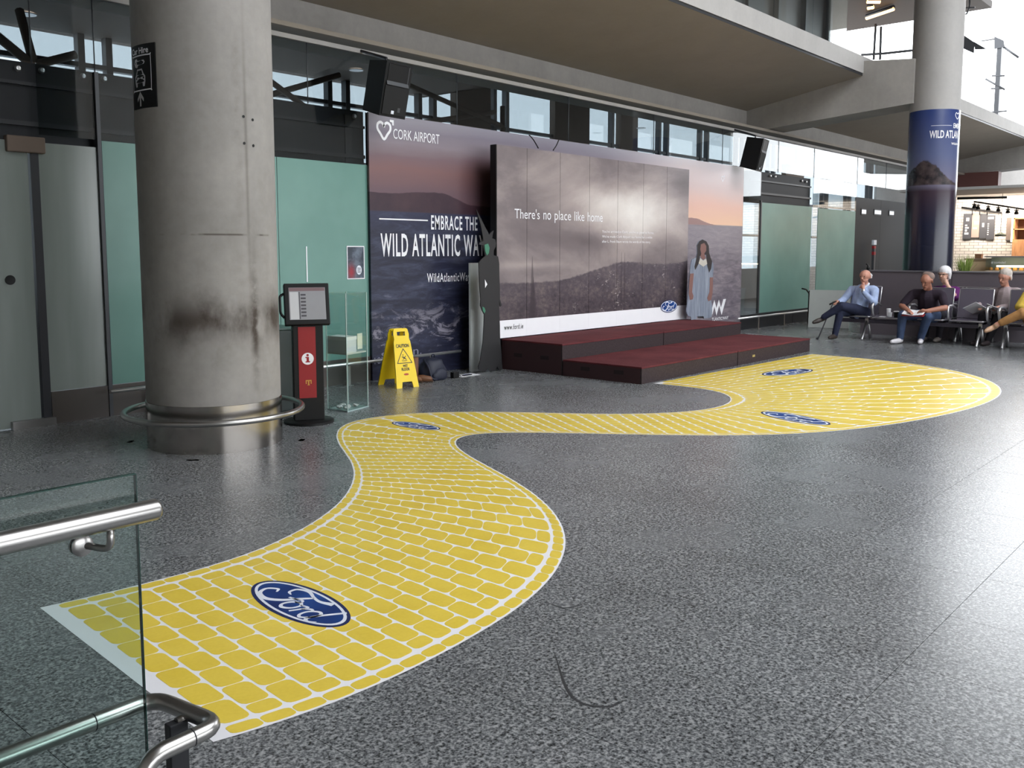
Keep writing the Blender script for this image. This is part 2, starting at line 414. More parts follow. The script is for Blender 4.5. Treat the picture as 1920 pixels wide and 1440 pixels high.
# frosted panes
pane(3.40, 3.93, .30, 2.52, MAT['frost_grey'], 'frosted_pane'); pane(3.97, 5.88, .30, 2.585, MAT['frost'], 'frosted_pane'); pane(5.88, 7.15, .30, 2.585, MAT['frost'], 'frosted_pane')
pane(17.48, 19.98, .30, 2.56, MAT['frost'], 'frosted_pane'); pane(20.32, 22.58, .30, 2.545, MAT['frost'], 'frosted_pane')
pane(7.15, 16.62, .0, 3.2, MAT['header'], 'backing_panel', WY + .02)
for a, b in ((22.62, 24.4), (24.4, 26.6)): pane(a, b, .1, 2.9, MAT['header'], 'dark_pane', WY + .03)
pane(26.6, 30, .1, 3.2, MAT['header'], 'dark_pane', WY + .03)
# white slot in the frosted pane and small posts
box('pull_slot', 6.235, 6.25, WY - .012, WY, 1.22, 1.62, MAT['white'], wall)
box('edge_post', 3.325, 3.395, WY - .03, WY + .05, .0, 2.42, MAT['dark_metal'], wall)
box('door_closer_box', 3.13, 3.45, WY - .06, WY + .02, 2.42, 2.56, MAT['brown'], wall, .01)
box('edge_post', 3.925, 3.96, WY - .03, WY + .05, .0, 3.2, MAT['mullion'], wall)
box('edge_post', 17.44, 17.48, WY - .02, WY + .03, .3, 2.6, MAT['mullion'], wall)
# plinths
for a, b in ((3.40, 7.15), (16.62, 26.6)):
    n = max(1, round((b - a) / 1.2))
    for k in range(n): box('plinth_panel', a + (b - a) * k / n + .004, a + (b - a) * (k + 1) / n - .004, WY - .02, WY + .04, 0, .295, MAT['plinth'] if a < 10 else MAT['header'], wall)
# headers with bolts
def header(x0, x1, z0, z1, bolts):
    h = box('door_header', x0, x1, WY + .06, WY + .30, z0, z1, MAT['header'], wall)
    box('header_lip', x0, x1, WY + .03, WY + .06, z1 - .20, z1 - .17, MAT['dark_metal'], h); box('header_lip', x0, x1, WY + .03, WY + .06, z0 + .16, z0 + .20, MAT['dark_metal'], h)
    for (x, z) in bolts:
        Mx = frame((x, WY + .056, z), (1, 0, 0), (0, 0, 1))
        lathe('glass_bolt', [(0, 0), (.028, 0), (.028, .012), (.018, .03), (0, .034)], MAT['chrome'], h, seg=14, M=Mx)
header(-4, 7.15, 2.50, 3.21, [tuple(py(x, y, WY + .05)[[0, 2]]) for x, y in ((33, 128), (78, 132), (155, 143), (195, 148), (664, 218))])
header(17.04, 20.0, 2.57, 3.185, [tuple(py(x, y, WY + .05)[[0, 2]]) for x, y in ((1444, 330), (1453, 331), (1503, 339), (1511, 341))])
box('header_drop', 6.87, 6.97, WY + .05, WY + .2, 2.59, 3.15, MAT['dark_metal'], wall)
box('top_track', -4, 30, WY - .035, WY + .04, 3.86, 3.91, MAT['conc_light'], wall)
# sliding door leaf
door = thing('door_1', None, None, (2.0, WY, 0), kind='structure'); setp(door, 'frosted grey glass sliding door leaf with a round finger hole')
box('door_leaf', .3, 3.31, WY - .012, WY + .012, .01, 2.52, MAT['frost_grey'], door)
Mx = frame(py(19, 525, WY - .014), (1, 0, 0), (0, 0, 1)); lathe('finger_hole', [(0, 0), (.042, 0), (.042, .006), (.03, .004), (0, .003)], MAT['black'], door, seg=24, M=Mx)
box('door_foot', 3.05, 3.42, WY - .06, WY - .01, 0, .07, MAT['steel'], door)

# ---- space behind the glass wall: floor, brown ceiling, outer glazed wall
box('floor', -6, 40, 8.6, 14.2, -.012, 0, MAT['plinth'])['kind'] = 'structure'
ceil_b = box('ceiling', -6, 13.6, 9.0, 14.4, 4.8, 4.95, MAT['brown']); ceil_b['kind'] = 'structure'
box('ceiling', 13.6, 40, 9.57, 14.4, 5.9, 6.0, MAT['brown'])['kind'] = 'structure'; box('ceiling_step', 13.5, 13.6, 9.57, 14.4, 4.8, 6.0, MAT['brown'])['kind'] = 'structure'
outer = thing('wall_outer', 'outer glazed wall beyond the partition with grey mullions and sky behind', None, (0, 14.2, 0), kind='structure')
box('sill_wall', -6, 40, 14.15, 14.3, 0, 1.0, MAT['conc_light'], outer)
box('glazing', -6, 40, 14.2, 14.21, 1.0, 5.9, MAT['outer'], outer)
xs = []
x = -5.2
while x < 40:
    xs += [x, x + .42]; x += 2.3
for x in xs: box('mullion', x - .05, x + .05, 14.06, 14.2, 1.0, 5.9, MAT['mullion'], outer)
for z in (2.1, 3.25, 4.35, 5.3): box('transom', -6, 40, 14.08, 14.2, z - .035, z + .035, MAT['mullion'], outer)
for (x0, x1, z0, z1) in ((14.2, 15.3, 1, 5.9), (17.6, 19.0, 1, 5.9), (20.4, 21.2, 1, 5.9), (30.5, 32.0, 1, 4.6)): box('solid_bay', x0, x1, 14.02, 14.19, z0, z1, MAT['brown'], outer)
box('wall_end', -6.2, -6, -14, 14.3, 0, 5, MAT['conc'])['kind'] = 'structure'
box('wall_far', 39.8, 40, 8.6, 14.3, 0, 6.0, MAT['conc_light'])['kind'] = 'structure'
# raking steel struts behind the glass
def strut(label, legs, base, r=.07):
    t = thing('raking_strut', label, 'steel strut', base, 'raking steel struts behind the glass wall')
    for a, b in legs: tube('strut_leg', [a, b], r, MAT['brown'], t, 8)
    return t
c0 = np.array([4.95, 12.4, 0])
strut('branching brown steel strut seen through the glass left of the stained column', [(c0, c0 + (0, 0, 3.9)), (c0 + (0, 0, 3.9), c0 + (-.75, .5, .78 + 3.9)), (c0 + (0, 0, 3.9), c0 + (.05, .5, .78 + 3.9)), (c0 + (-.9, 1.3, 3.6), c0 + (1.1, 1.3, 4.4)), (c0 + (0, 0, 3.95), c0 + (1.1, .3, 3.35))], tuple(c0), .06)
c1 = np.array([9.0, 12.6, 0])
strut('slanting steel strut seen through the glass beside the left speaker', [(c1 + (-1.3, 0, 4.68), c1 + (.9, 0, 3.6)), (c1 + (-1.0, .3, 3.8), c1 + (1.2, .3, 4.6)), (c1 + (.9, 0, 0), c1 + (.9, 0, 3.7))], tuple(c1), .05)
c2 = np.array([12.6, 12.6, 0])
strut('slanting steel strut seen through the glass above the airport sign', [(c2 + (-1.2, 0, 4.6), c2 + (1.5, 0, 4.1)), (c2 + (-.9, .2, 3.9), c2 + (1.5, .2, 4.4)), (c2 + (1.5, 0, 0), c2 + (1.5, 0, 4.5))], tuple(c2), .05)
for k, (p, w) in enumerate((((50, 26), 'far left above the door header'), ((668, 131), 'beside the left speaker'), ((1202, 240), 'above the middle of the billboard'))):
    q = pz(*p, 4.785)
    lathe_o = thing('ceiling_downlight', 'round recessed downlight in the brown ceiling behind the glass, ' + w, 'ceiling light', tuple(q), 'downlights behind the glass wall')
    lathe('lamp_disc', [(0, -.004), (.10, -.004), (.10, 0), (0, 0)], emis('downlight_glow', (1, .92, .82, 1), 5.0), lathe_o, tuple(q), 20)
    lathe('trim_ring', [(.10, -.012), (.125, -.012), (.125, 0), (.10, 0)], MAT['alu'], lathe_o, tuple(q), 20)

# ---- mezzanine: edge beam over the glass, sloping soffit, slab edge, cross beams
FY = 9.06; SY = 6.69
fascia = box('trim_1', -6, 34, FY, FY + .5, 4.02, 4.5, MAT['conc']); setp(fascia, 'long concrete edge beam above the glass wall', None, None, 'structure')
box('trim_2', -6, 34, WY - .02, FY + .02, 3.99, 4.04, MAT['conc_soffit'])['kind'] = 'structure'
soffit = pyd('ceiling', [(-6, FY + .01, 4.462), (34, FY + .01, 4.462), (34, SY, 4.885), (-6, SY, 4.885), (-6, FY + .01, 4.70), (34, FY + .01, 4.70), (34, SY, 5.0), (-6, SY, 5.0)],
    [(0, 1, 2, 3), (4, 7, 6, 5), (0, 4, 5, 1), (1, 5, 6, 2), (2, 6, 7, 3), (3, 7, 4, 0)], MAT['conc_soffit']); setp(soffit, 'sloping plain soffit under the upper floor', None, None, 'structure')
edge = box('trim_3', -6, 34, SY - .02, SY + .12, 4.93, 5.24, MAT['conc_light']); setp(edge, 'pale concrete slab edge of the upper floor', None, None, 'structure')
box('trim_4', -6, 34, SY - .005, SY + .1, 4.885, 4.932, MAT['dark_metal'])['kind'] = 'structure'
def cross_beam(x0, x1, yend, nm):
    V = []
    for x in (x0, x1):
        V += [(x, FY + .3, 4.0), (x, yend, 4.28), (x, yend, 5.08), (x, SY + .02, 5.16), (x, FY + .3, 5.16)]
    return setp(pyd(nm, V, [(0, 1, 2, 3, 4), (9, 8, 7, 6, 5), (0, 5, 6, 1), (1, 6, 7, 2), (2, 7, 8, 3), (3, 8, 9, 4), (4, 9, 5, 0)], MAT['conc']), kind='structure')
cross_beam(17.75, 18.52, 5.74, 'ceiling_beam'); cross_beam(3.62, 4.34, 6.6, 'ceiling_beam'); cross_beam(32.0, 32.8, 5.2, 'ceiling_beam')
# upper floor: glazed room, balustrade
up = thing('wall_upper', 'dark glazed rooms on the upper floor above the slab edge', None, (15, 9.2, 5), kind='structure')
box('dark_partition', -6, 22.0, 9.2, 9.35, 5.0, 9.2, plain('dark_room_glass', S(66, 60, 60), .4), up)
box('upper_floor_slab', -6, 34, 6.8, 9.4, 5.0, 5.1, MAT['conc'], up)
for k, x in enumerate(np.arange(8, 22.1, 1.4)): box('room_post', x - .06, x + .06, 9.08, 9.2, 5.1, 9.0, MAT['mullion'], up)
for x0, x1 in ((12.0, 14.6), (16.4, 18.6)): box('grey_door', x0, x1, 9.15, 9.2, 5.1, 8.0, MAT['mullion'], up)
box('balcony_ceiling', -6, 27.3, 6.9, 14.3, 8.02, 8.2, plain('dark_timber_ceiling', S(62, 52, 46), .7), up)
GL = glass('upper_balustrade_glass', (.8, .85, .85, 1), 0, 1.4)
for k in range(12): box('balustrade_pane', -1 + 1.5 * k + .01, .5 + 1.5 * k - .01, SY + .03, SY + .045, 5.24, 6.2, GL, up)
# warm strip lamps under the upper ceiling
for k, (a, b) in enumerate((((1626, 3), (1650, 3)), ((1627, 15), (1638, 13)), ((1625, 34), (1675, 17)))):
    p, q = pz(*a, 7.9), pz(*b, 7.9)
    t = thing('strip_lamp', ('topmost', 'middle short', 'lowest long')[k] + ' of three warm strip lamps under the upper ceiling', 'strip light', tuple((p + q) / 2), 'warm strip lamps on the upper floor')
    tube('glow_tube', [p, q], .05, emis('warm_strip_glow', (1, .55, .2, 1), 4.5), t, 8)
    tube('lamp_housing', [p + (0, 0, .05), q + (0, 0, .05)], .06, MAT['dark_metal'], t, 8)

# ---- hall roof, end walls, glazed hall sides with steel masts
roof = thing('ceiling_roof', 'high roof of the hall with a long skylight', None, (12, 0, 10.2), kind='structure')
for (x0, x1, y0, y1) in ((-6.2, 36, -14.2, SKY_Y0), (-6.2, 27, SKY_Y1, 9.4), (-6.2, SKY_X0, SKY_Y0, SKY_Y1), (SKY_X1, 36, SKY_Y0, SKY_Y1)): box('roof_slab', x0, x1, y0, y1, 10.2, 10.5, MAT['conc_soffit'], roof)
for k in range(7): box('roof_beam', -4 + 5 * k, -3.75 + 5 * k, -14, 9.2, 9.7, 10.2, MAT['mullion'], roof)
box('wall_behind', -6.2, -6.0, -14.2, 9.4, 5.0, 10.2, MAT['conc'])['kind'] = 'structure'
right = thing('wall_right', 'unseen concrete side wall of the hall with a low window band added for light', None, (10, -14, 0), kind='structure')
for (x0, x1, z0, z1) in ((-6, 36, 0, .8), (-6, 36, 5.0, 10.2), (-6, -3, .8, 5.0), (26, 36, .8, 5.0)): box('solid_wall', x0, x1, -14.2, -14, z0, z1, MAT['conc'], right)  # long low opening added to send light up onto soffit and edge beam
for k in range(13): box('window_post', -3 + 2.4 * k - .1, -3 + 2.4 * k + .1, -14.2, -14, .8, 5.0, MAT['mullion'], right)

endw = thing('wall_end_hall', 'end wall of the hall with a big bright window', None, (36, -3, 0), kind='structure')
box('solid_wall', 36, 36.2, -14.2, -2.0, 0, 10.2, MAT['conc'], endw); box('solid_wall', 36, 36.2, -2.0, 9.4, 0, 3.3, MAT['conc_light'], endw)  # unseen half closed off to cut the daylight from this end

# the tall steel mast with its spider arms in the bright end glazing
mast = thing('glazing_mast', 'tall grey steel mast with thin spider arms in the bright end window', 'steel mast', tuple(px(1869, 220, 33)))
a = px(1873, 80, 33); b = px(1866, 219, 33)
box('mast_post', a[0] - .12, a[0] + .12, b[1] - .11, a[1] + .02, b[2], a[2], MAT['mullion'], mast)
pyd('mast_head', [px(x, y, 32.85) for x, y in ((1864, 68), (1882, 76), (1884, 88), (1864, 92))] + [px(x, y, 33.1) for x, y in ((1864, 68), (1882, 76), (1884, 88), (1864, 92))], [(0, 1, 2, 3), (7, 6, 5, 4), (0, 4, 5, 1), (1, 5, 6, 2), (2, 6, 7, 3), (3, 7, 4, 0)], MAT['mullion'], mast)
for (p, q, r) in (((1882, 88), (1910, 108), .035), ((1848, 148), (1884, 168), .03), ((1860, 142), (1884, 142), .025), ((1858, 166), (1882, 166), .025), ((1850, 211), (1888, 208), .025), ((1840, 77), (1866, 73), .02)):
    tube('spider_arm', [px(*p, 32.9), px(*q, 32.9)], r, MAT['mullion'], mast, 6)
br = thing('glazing_bracket', 'dark steel arrow bracket beside the wrapped column in the bright window', 'steel bracket', tuple(px(1825, 85, 26)))
for nm, pts in (('bracket_plate', ((1806, 65), (1828, 80), (1826, 100), (1804, 90))), ('bracket_arm', ((1826, 78), (1850, 92), (1828, 93)))):
    n = len(pts); pyd(nm, [px(*p, 26) for p in pts] + [px(*p, 26.15) for p in pts], [tuple(range(n)), tuple(range(2 * n - 1, n - 1, -1))] + [(i, n + i, n + (i + 1) % n, (i + 1) % n) for i in range(n)], MAT['mullion'], br)
hk = thing('glazing_bracket', 'thin steel loop bracket high beside the wrapped column', 'steel bracket', tuple(px(1815, 20, 26)))
tube('bracket_loop', [px(x, y, 26) for x, y in ((1818, 0), (1818, 14), (1812, 27), (1808, 26), (1810, 5))], .02, MAT['mullion'], hk, 6, fil=.05)
tube('bracket_pin', [px(1810, 15, 26), px(1828, 14, 26)], .02, MAT['mullion'], hk, 6)
gr = thing('guard_rail', 'thin steel guard rail in the bright gap left of the wrapped column', 'railing', tuple(px(1640, 110, 24)))
tube('rail_bar', [px(1615, 103, 24), px(1660, 100, 24), px(1715, 94, 24)], .03, MAT['mullion'], gr, 8)
for a, b in (((1638, 112), (1642, 45)), ((1650, 112), (1652, 50))): tube('rail_post', [px(*a, 24), px(*b, 24)], .03, MAT['mullion'], gr, 8)

# ================================================================== COLUMNS
def cyl_warp(cx, cy, r, a0):
    """u runs along the cylinder surface from angle a0 (to the right as seen from outside), v is height, w outward"""
    def f(u, v, w=0.0):
        a = a0 + u / r; return Vector((cx + (r + w) * math.cos(a), cy + (r + w) * math.sin(a), v))
    return f
CX, CY, CR = 3.98, 6.74, .528
colA = thing('concrete_column', 'massive round concrete column with brown stains and a steel base ring', 'column', (CX, CY, 0))
lathe('shaft', [(CR, .30), (CR, 4.9)], MAT['column'].m, colA, (CX, CY, 0), 96)
MAT['column'].nt  # object space equals world space here; shift the stain coordinates to the column axis
for n in MAT['column'].nt.nodes:
    if n.bl_idname == 'ShaderNodeSeparateXYZ':
        mp = MAT['column'].nt.nodes.new('ShaderNodeMapping'); mp.inputs['Location'].default_value = (-CX, -CY, 0)
        l = n.inputs[0].links[0]; src = l.from_socket; MAT['column'].nt.links.new(src, mp.inputs[0]); MAT['column'].nt.links.new(mp.outputs[0], n.inputs[0])
lathe('steel_skirt', [(CR + .004, 0), (CR + .006, .372), (CR, .374)], MAT['steel_skirt'], colA, (CX, CY, 0), 96)
va = math.atan2(-CY, -CX)                       # direction column -> camera
wA = cyl_warp(CX, CY, CR, va)
for (u, z) in ((.29, 2.585), (.375, 2.57), (.29, 2.385), (.375, 2.375)):
    p = wA(u, z); M = frame(p, wA(u + .01, z) - p, (0, 0, 1)); lathe('plug_hole', [(0, .001), (.011, .001), (.011, .003), (0, .003)], MAT['black'], colA, M=M, seg=10)
ring = thing('column_guard_ring', 'round steel bumper rail circling the foot of the stained column', 'guard rail', (CX, CY, 0))
RR = .70
tube('ring_tube', [(CX + RR * math.cos(a), CY + RR * math.sin(a), .27) for a in np.linspace(0, 2 * PI, 72, endpoint=False)], .024, MAT['steel'], ring, 12, True)
for pxy in ((247, 828), (367, 858), (567, 825), (552, 770)):
    q = pz(*pxy); a = math.atan2(q[1] - CY, q[0] - CX) if pxy[1] > 800 else math.radians(60)
    p = Vector((CX + RR * math.cos(a), CY + RR * math.sin(a), 0)); M = frame(p, (-math.sin(a), math.cos(a), 0), (math.cos(a), math.sin(a), 0))
    post = box('ring_post', -.022, .022, -.005, .005, .004, .25, MAT['steel'], ring, 0, M)
    box('foot_plate', -.05, .05, -.025, .025, 0, .008, MAT['steel'], post, .002, M)
    for s in (-1, 1): lathe('foot_bolt', [(0, .026), (.007, .024), (.010, .012), (.010, .006), (0, .006)], MAT['chrome'], post, M=M @ Matrix.Translation((s * .034, 0, 0)), seg=10)

# car hire sign, curved on the column
sg = thing('direction_sign', 'black curved car hire sign with key, car and arrow on the stained column', 'sign', tuple(wA(-.55, 2.63)))
def sgw(u, v, w=0.0): return wA(u, v, w)
U0, U1, Z0, Z1 = -.665, -.36, 2.635, 3.10
V = []; Fc = []; n = 16
for i in range(n + 1):
    u = U0 + (U1 - U0) * i / n
    for z, w in ((Z0, .002), (Z1, .002), (Z0, .012), (Z1, .012)): V.append(sgw(u, z, w))
for i in range(n):
    a = 4 * i; b = a + 4; Fc += [(a + 2, b + 2, b + 3, a + 3), (a, a + 1, b + 1, b), (a + 3, b + 3, b + 1, a + 1), (a, b, b + 2, a + 2)]
Fc += [(0, 2, 3, 1), (4 * n, 4 * n + 1, 4 * n + 3, 4 * n + 2)]
pyd('sign_plate', V, Fc, MAT['black'], sg)
W = (U1 - U0)
def sw(x, y, w=0.0): return sgw(U0 + x * W, Z0 + y * (Z1 - Z0), .0135)
text('lettering', 'Car Hire', .06, .80, .855, .955, None, MAT['white'], sg, .02, sw)
rr = [(.12, .285), (.80, .285), (.86, .31), (.86, .80), (.80, .825), (.12, .825), (.07, .80), (.07, .31)]
ribbons('icon_border', [(rr, [.02] * 8, True)], None, MAT['white'], sg, 0, sw)
def flat(name, loops, mat, parent, warp, depth=.0006):
    return shape2d(name, loops, depth, None, mat, parent, warp=lambda x, y, z: warp(x, y, z))
flat('key_icon', [[(.22, .66), (.33, .64), (.38, .68), (.62, .69), (.66, .72), (.62, .755), (.36, .75), (.32, .785), (.22, .78), (.18, .72)], [(.23, .71), (.26, .70), (.26, .73), (.23, .74)]], MAT['white'], sg, sw)
flat('car_icon', [[(.24, .34), (.31, .34), (.32, .40), (.55, .40), (.56, .34), (.63, .34), (.66, .42), (.66, .50), (.60, .54), (.54, .62), (.32, .62), (.26, .54), (.20, .50), (.20, .42)], [(.30, .53), (.56, .53), (.52, .595), (.34, .595)], ellipse(.03, .018, 10, .27, .475), ellipse(.03, .018, 10, .59, .475)], MAT['white'], sg, sw)
flat('arrow_icon', [[(.39, .03), (.46, .03), (.46, .17), (.56, .10), (.57, .155), (.425, .265), (.28, .155), (.29, .10), (.39, .17)]], MAT['white'], sg, sw)

# right column with printed wrap
BX, BY, BR = 18.15, 5.47, .43
colB = thing('concrete_column', 'concrete column wrapped in a navy coastal poster behind the seated people', 'column', (BX, BY, 0))
lathe('shaft', [(BR, 0), (BR, 10.2)], MAT['conc_light'], colB, (BX, BY, 0), 64)
m = MB('column_wrap_print', .22, 0, .5); X, Y, Z = m.xyz()
sky = m.ramp((Z - 1.2) / 2.93, [(.0, S(14, 17, 36)), (.30, S(26, 28, 50)), (.50, S(56, 42, 54)), (.54, S(104, 100, 120)), (.72, S(84, 92, 126)), (1, S(44, 60, 112))])
hx = (X * .31 - Y * .95)                         # across the wrap as seen from the hall
hillm = (Z - 2.75 - hx.gauss(-.12, .36) * .46 - m.noise(9, 4) * .12 + .06)
m.base(m.mix(hillm.step(.02, -.02) * Z.step(2.76, 2.79), sky, m.ramp(m.noise(7, 5), [(.35, S(28, 24, 30)), (.7, S(82, 70, 70))])))
hx_off = proj((BX, BY, 3))
wrap = lathe('printed_wrap', [(BR + .003, .4), (BR + .005, .4), (BR + .005, 4.12), (BR + .003, 4.13)], m.m, colB, (BX, BY, 0), 64)
for n in m.nt.nodes:
    if n.bl_idname == 'ShaderNodeSeparateXYZ':
        mp = m.nt.nodes.new('ShaderNodeMapping'); mp.inputs['Location'].default_value = (-BX, -BY, 0); l = n.inputs[0].links[0]; src = l.from_socket
        m.nt.links.new(src, mp.inputs[0]); m.nt.links.new(mp.outputs[0], n.inputs[0])
wB = cyl_warp(BX, BY, BR + .008, math.atan2(-BY, -BX))
wb2 = lambda x, y, z=0: wB(x, y)
text('lettering', 'WILD ATLANTIC WAY', -.07, .93, 3.61, 3.75, None, MAT['white'], wrap, .02, wb2)
text('lettering', 'EMBRACE THE', .36, .9, 3.79, 3.88, None, MAT['white'], wrap, .015, wb2)
ribbons('rule_line', [([(-.05, 3.835), (.12, 3.835), (.32, 3.835)], [.006] * 3)], None, MAT['white'], wrap, 0, wb2)
text('lettering', 'WildAtlanticWay.com', .33, .86, 3.48, 3.535, None, MAT['white'], wrap, .02, wb2)
ribbons('heart_mark', [([(.46, 3.96), (.40, 4.02), (.42, 4.07), (.46, 4.05), (.50, 4.07), (.52, 4.02)], [.014] * 6, True)], None, MAT['white'], wrap, 0, wb2)
text('lettering', 'CORK AIRPORT', .56, .85, 4.0, 4.04, None, MAT['white'], wrap, .0, wb2)

# ================================================================== MURAL, BILLBOARD
def heart_logo(M, s, mat, parent):
    pts = [(0, -.95), (-.55, -.35), (-.95, .15), (-.92, .68), (-.5, .92), (-.1, .7), (0, .45), (.1, .7), (.5, .92), (.92, .68), (.95, .15), (.55, -.35)]
    ribbons('heart_mark', [([(a * s, b * s) for a, b in pts], [.30 * s] * 12, True)], M, mat, parent)
    shape2d('arrow_mark', [[(a * s, b * s) for a, b in ((.9, 1.32), (1.5, 1.32), (1.5, .72), (1.26, .72), (1.22, 1.04), (.9, 1.08))]], .001, M, mat, parent)
MY = 8.50
m = MB('sunset_sea_print', .38, 0, .4); X, Y, Z = m.xyz()
bl = X.step(11.5, 15.0)
cl = m.noise(1.0, 6, .6, m.vec(.35, 1, 1.6)); cl2 = m.noise(1.6, 5, .6, m.vec(.25, 1, 2.4))
zz = (Z - 2.05) / 1.15 + (cl - .5) * .35
skyL = m.ramp(zz, [(.0, S(106, 82, 90)), (.2, S(104, 82, 90)), (.4, S(124, 92, 92)), (.55, S(118, 96, 102)), (.72, S(134, 124, 132)), (.85, S(124, 116, 128)), (1, S(140, 136, 146))])
skyR = m.ramp(zz, [(.0, S(232, 190, 160)), (.3, S(220, 176, 160)), (.6, S(200, 178, 176)), (1, S(206, 200, 204))])
sky = m.mix(bl, skyL, skyR); sky = m.mix(X.gauss(9.2, .7) * Z.gauss(2.45, .35) * .55, sky, S(70, 44, 50))
wv = m.noise(3.0, 8, .7, m.vec(.7, 1, 3.2), .6); wv2 = m.noise(1.2, 3, .5, m.vec(.5, 1, 1.2))
foam = (m.noise(2.6, 9, .75, m.vec(.8, 1, 1.8), 1.2) - .5 + Z.gauss(.62, .35) * .12 - .06).step(.06, .16)
seaL = m.ramp(wv, [(.3, S(22, 25, 42)), (.5, S(40, 42, 62)), (.62, S(58, 62, 84)), (.8, S(110, 112, 130))]); seaL = m.mix(Z.step(1.7, 2.1) * .5, seaL, S(52, 54, 84))
seaL = m.mix(foam * Z.step(1.1, .5) * .8, seaL, S(150, 146, 160))
seaR = m.ramp(wv, [(.3, S(74, 66, 80)), (.5, S(112, 104, 114)), (.65, S(140, 130, 136)), (.85, S(170, 160, 162))]); seaR = m.mix(Z.step(1.0, 2.0) * .55, seaR, S(150, 142, 150))
sea = m.mix(bl, seaL, seaR); img = m.mix(Z.step(2.05, 2.07), sea, sky)
hp = m.curve((X - 7.0) / 10.0, [(0, .27), (.045, .27), (.09, .30), (.125, .31), (.16, .25), (.20, .17), (.23, .17), (.5, .22), (.7, .15), (.76, .17), (.83, .08), (.9, .03), (1, .03)])
hm = (Z - 2.0 - hp - (m.noise(6, 4) - .5) * .03).step(.006, -.006) * Z.step(2.04, 2.06)
img = m.mix(hm, img, m.mix(bl, m.ramp(m.noise(3, 4), [(.3, S(50, 34, 46)), (.7, S(68, 47, 55))]), S(150, 118, 116)))
m.base(img); MAT['mural'] = m.m
mu = thing('airport_mural', 'long airport mural print of a sunset sea with white lettering on the glass wall', 'mural', (11.8, MY, 0))
box('printed_panel', 7.14, 16.6, MY, MY + .03, .0, 3.20, MAT['mural'], mu)
MF = frame((0, MY - .003, 0), (1, 0, 0), (0, 0, 1))
heart_logo(MF @ Matrix.Translation((7.375, 3.005, 0)), .105, MAT['white'], mu)
text('lettering', 'CORK AIRPORT', 7.52, 8.30, 2.925, 3.045, MF, MAT['white'], mu, .0)
ribbons('rule_line', [([(7.28, 1.955), (7.7, 1.955), (8.085, 1.955)], [.016] * 3)], MF, MAT['white'], mu)
text('lettering', 'EMBRACE THE', 8.14, 9.0, 1.84, 2.025, MF, MAT['white'], mu, .014, spacing=1.15)
text('lettering', 'WILD ATLANTIC WAY', 7.295, 9.14, 1.50, 1.785, MF, MAT['white'], mu, .02, spacing=1.15)
text('lettering', 'WildAtlanticWay', 8.06, 8.86, 1.135, 1.285, MF, MAT['white'], mu, .012, spacing=1.12)
faint = plain('faint_grey_print', S(130, 130, 146), .5); text('lettering', '10', 7.17, 7.27, .20, .28, MF, faint, mu, .0); text('lettering', 'season.', 7.28, 7.95, .26, .33, MF, faint, mu, .0)
MF2 = frame((0, MY - .004, 0), (1, 0, 0), (0, 0, 1))
shape2d('zigzag_mark', [[(15.42 + a * .16, .38 + b * .16) for a, b in ((-.2, 0), (.7, 1.7), (1.25, .7), (1.8, 1.7), (2.35, .7), (2.9, 1.7), (3.55, 1.7), (2.55, -.2), (1.9, 1.0), (1.3, -.2), (.75, .9), (.3, 0))]], .001, MF2, MAT['white'], mu)
text('lettering', 'TLANTICWAY', 15.45, 16.1, .255, .315, MF2, MAT['white'], mu, .01)
heart_logo(MF @ Matrix.Translation((15.75, 2.93, 0)), .05, MAT['white'], mu)

# ---- billboard of seven boards
KY = 8.10
m = MB('storm_over_city_print', .32, 0, .45); X, Y, Z = m.xyz()
c1 = m.noise(.9, 7, .6, m.vec(.55, 1, 1.1), .5); c2 = m.noise(2.2, 6, .6, m.vec(.5, 1, 1.2), .3)
light = X.gauss(12.3, 1.5) * Z.gauss(2.15, .45) * .95 + X.gauss(13.8, .7) * Z.gauss(1.85, .35) * .35 + X.gauss(10.6, 1.1) * Z.gauss(2.4, .30) * .35 - X.gauss(10.8, 1.3) * Z.gauss(1.72, .15) * .3 - X.gauss(13.7, .55) * Z.gauss(2.72, .22) * .6 + X.gauss(9.6, .8) * Z.gauss(1.38, .05) * .3
fac = light * .46 + (c1 - .5) * .75 + (c2 - .5) * .25 + .30
sky = m.ramp(fac, [(.0, S(84, 74, 76)), (.28, S(122, 112, 114)), (.5, S(166, 154, 152)), (.72, S(206, 198, 194)), (.95, S(232, 228, 224))])
rid = m.curve((X - 8.9) / 5.0, [(0, .52), (.12, .50), (.26, .52), (.36, .60), (.5, .76), (.62, .86), (.72, .82), (.86, .80), (1, .86)])
ridge = Z - rid * .75 - .76 - (m.noise(9, 5, .7) - .5) * .07
t1 = m.noise(12, 7, .75, m.vec(1, 1, 1.5)); spk = (m.noise(34, 3, .6, m.vec(.7, 1, 1.6)) * .6 + m.noise(5, 3) * .4).step(.60, .66)
land = m.ramp(t1 * .55 + m.noise(2.2, 6, .65, m.vec(.8, 1, 1.6)) * .45, [(.34, S(44, 38, 44)), (.5, S(78, 69, 75)), (.64, S(112, 100, 98))]); land = m.mix(Z.step(.6, 1.6) * .35, land, S(112, 104, 114)); land = m.mix(spk * .65 * X.step(9.6, 12), land, S(200, 192, 188))
img = m.mix(ridge.step(.015, -.015), sky, land)
def spire(cx, top, w): return (X - cx).abs()
for cx, top, w in ((9.68, 1.50, .045), (9.70, 1.22, .10), (11.84, 1.56, .022), (11.93, 1.55, .022)):
    img = m.mix((((X - cx).abs() - (Z * -1.0 + top) * (w * 1.6) - .004)).step(.008, -.008) * Z.step(top + .01, top - .02) * .6, img, S(62, 54, 60))
m.base(img); MAT['board'] = m.m
bb = thing('stage_billboard', 'big seven-board billboard of a stormy city skyline standing behind the stage', 'billboard', (11.4, KY, .4))
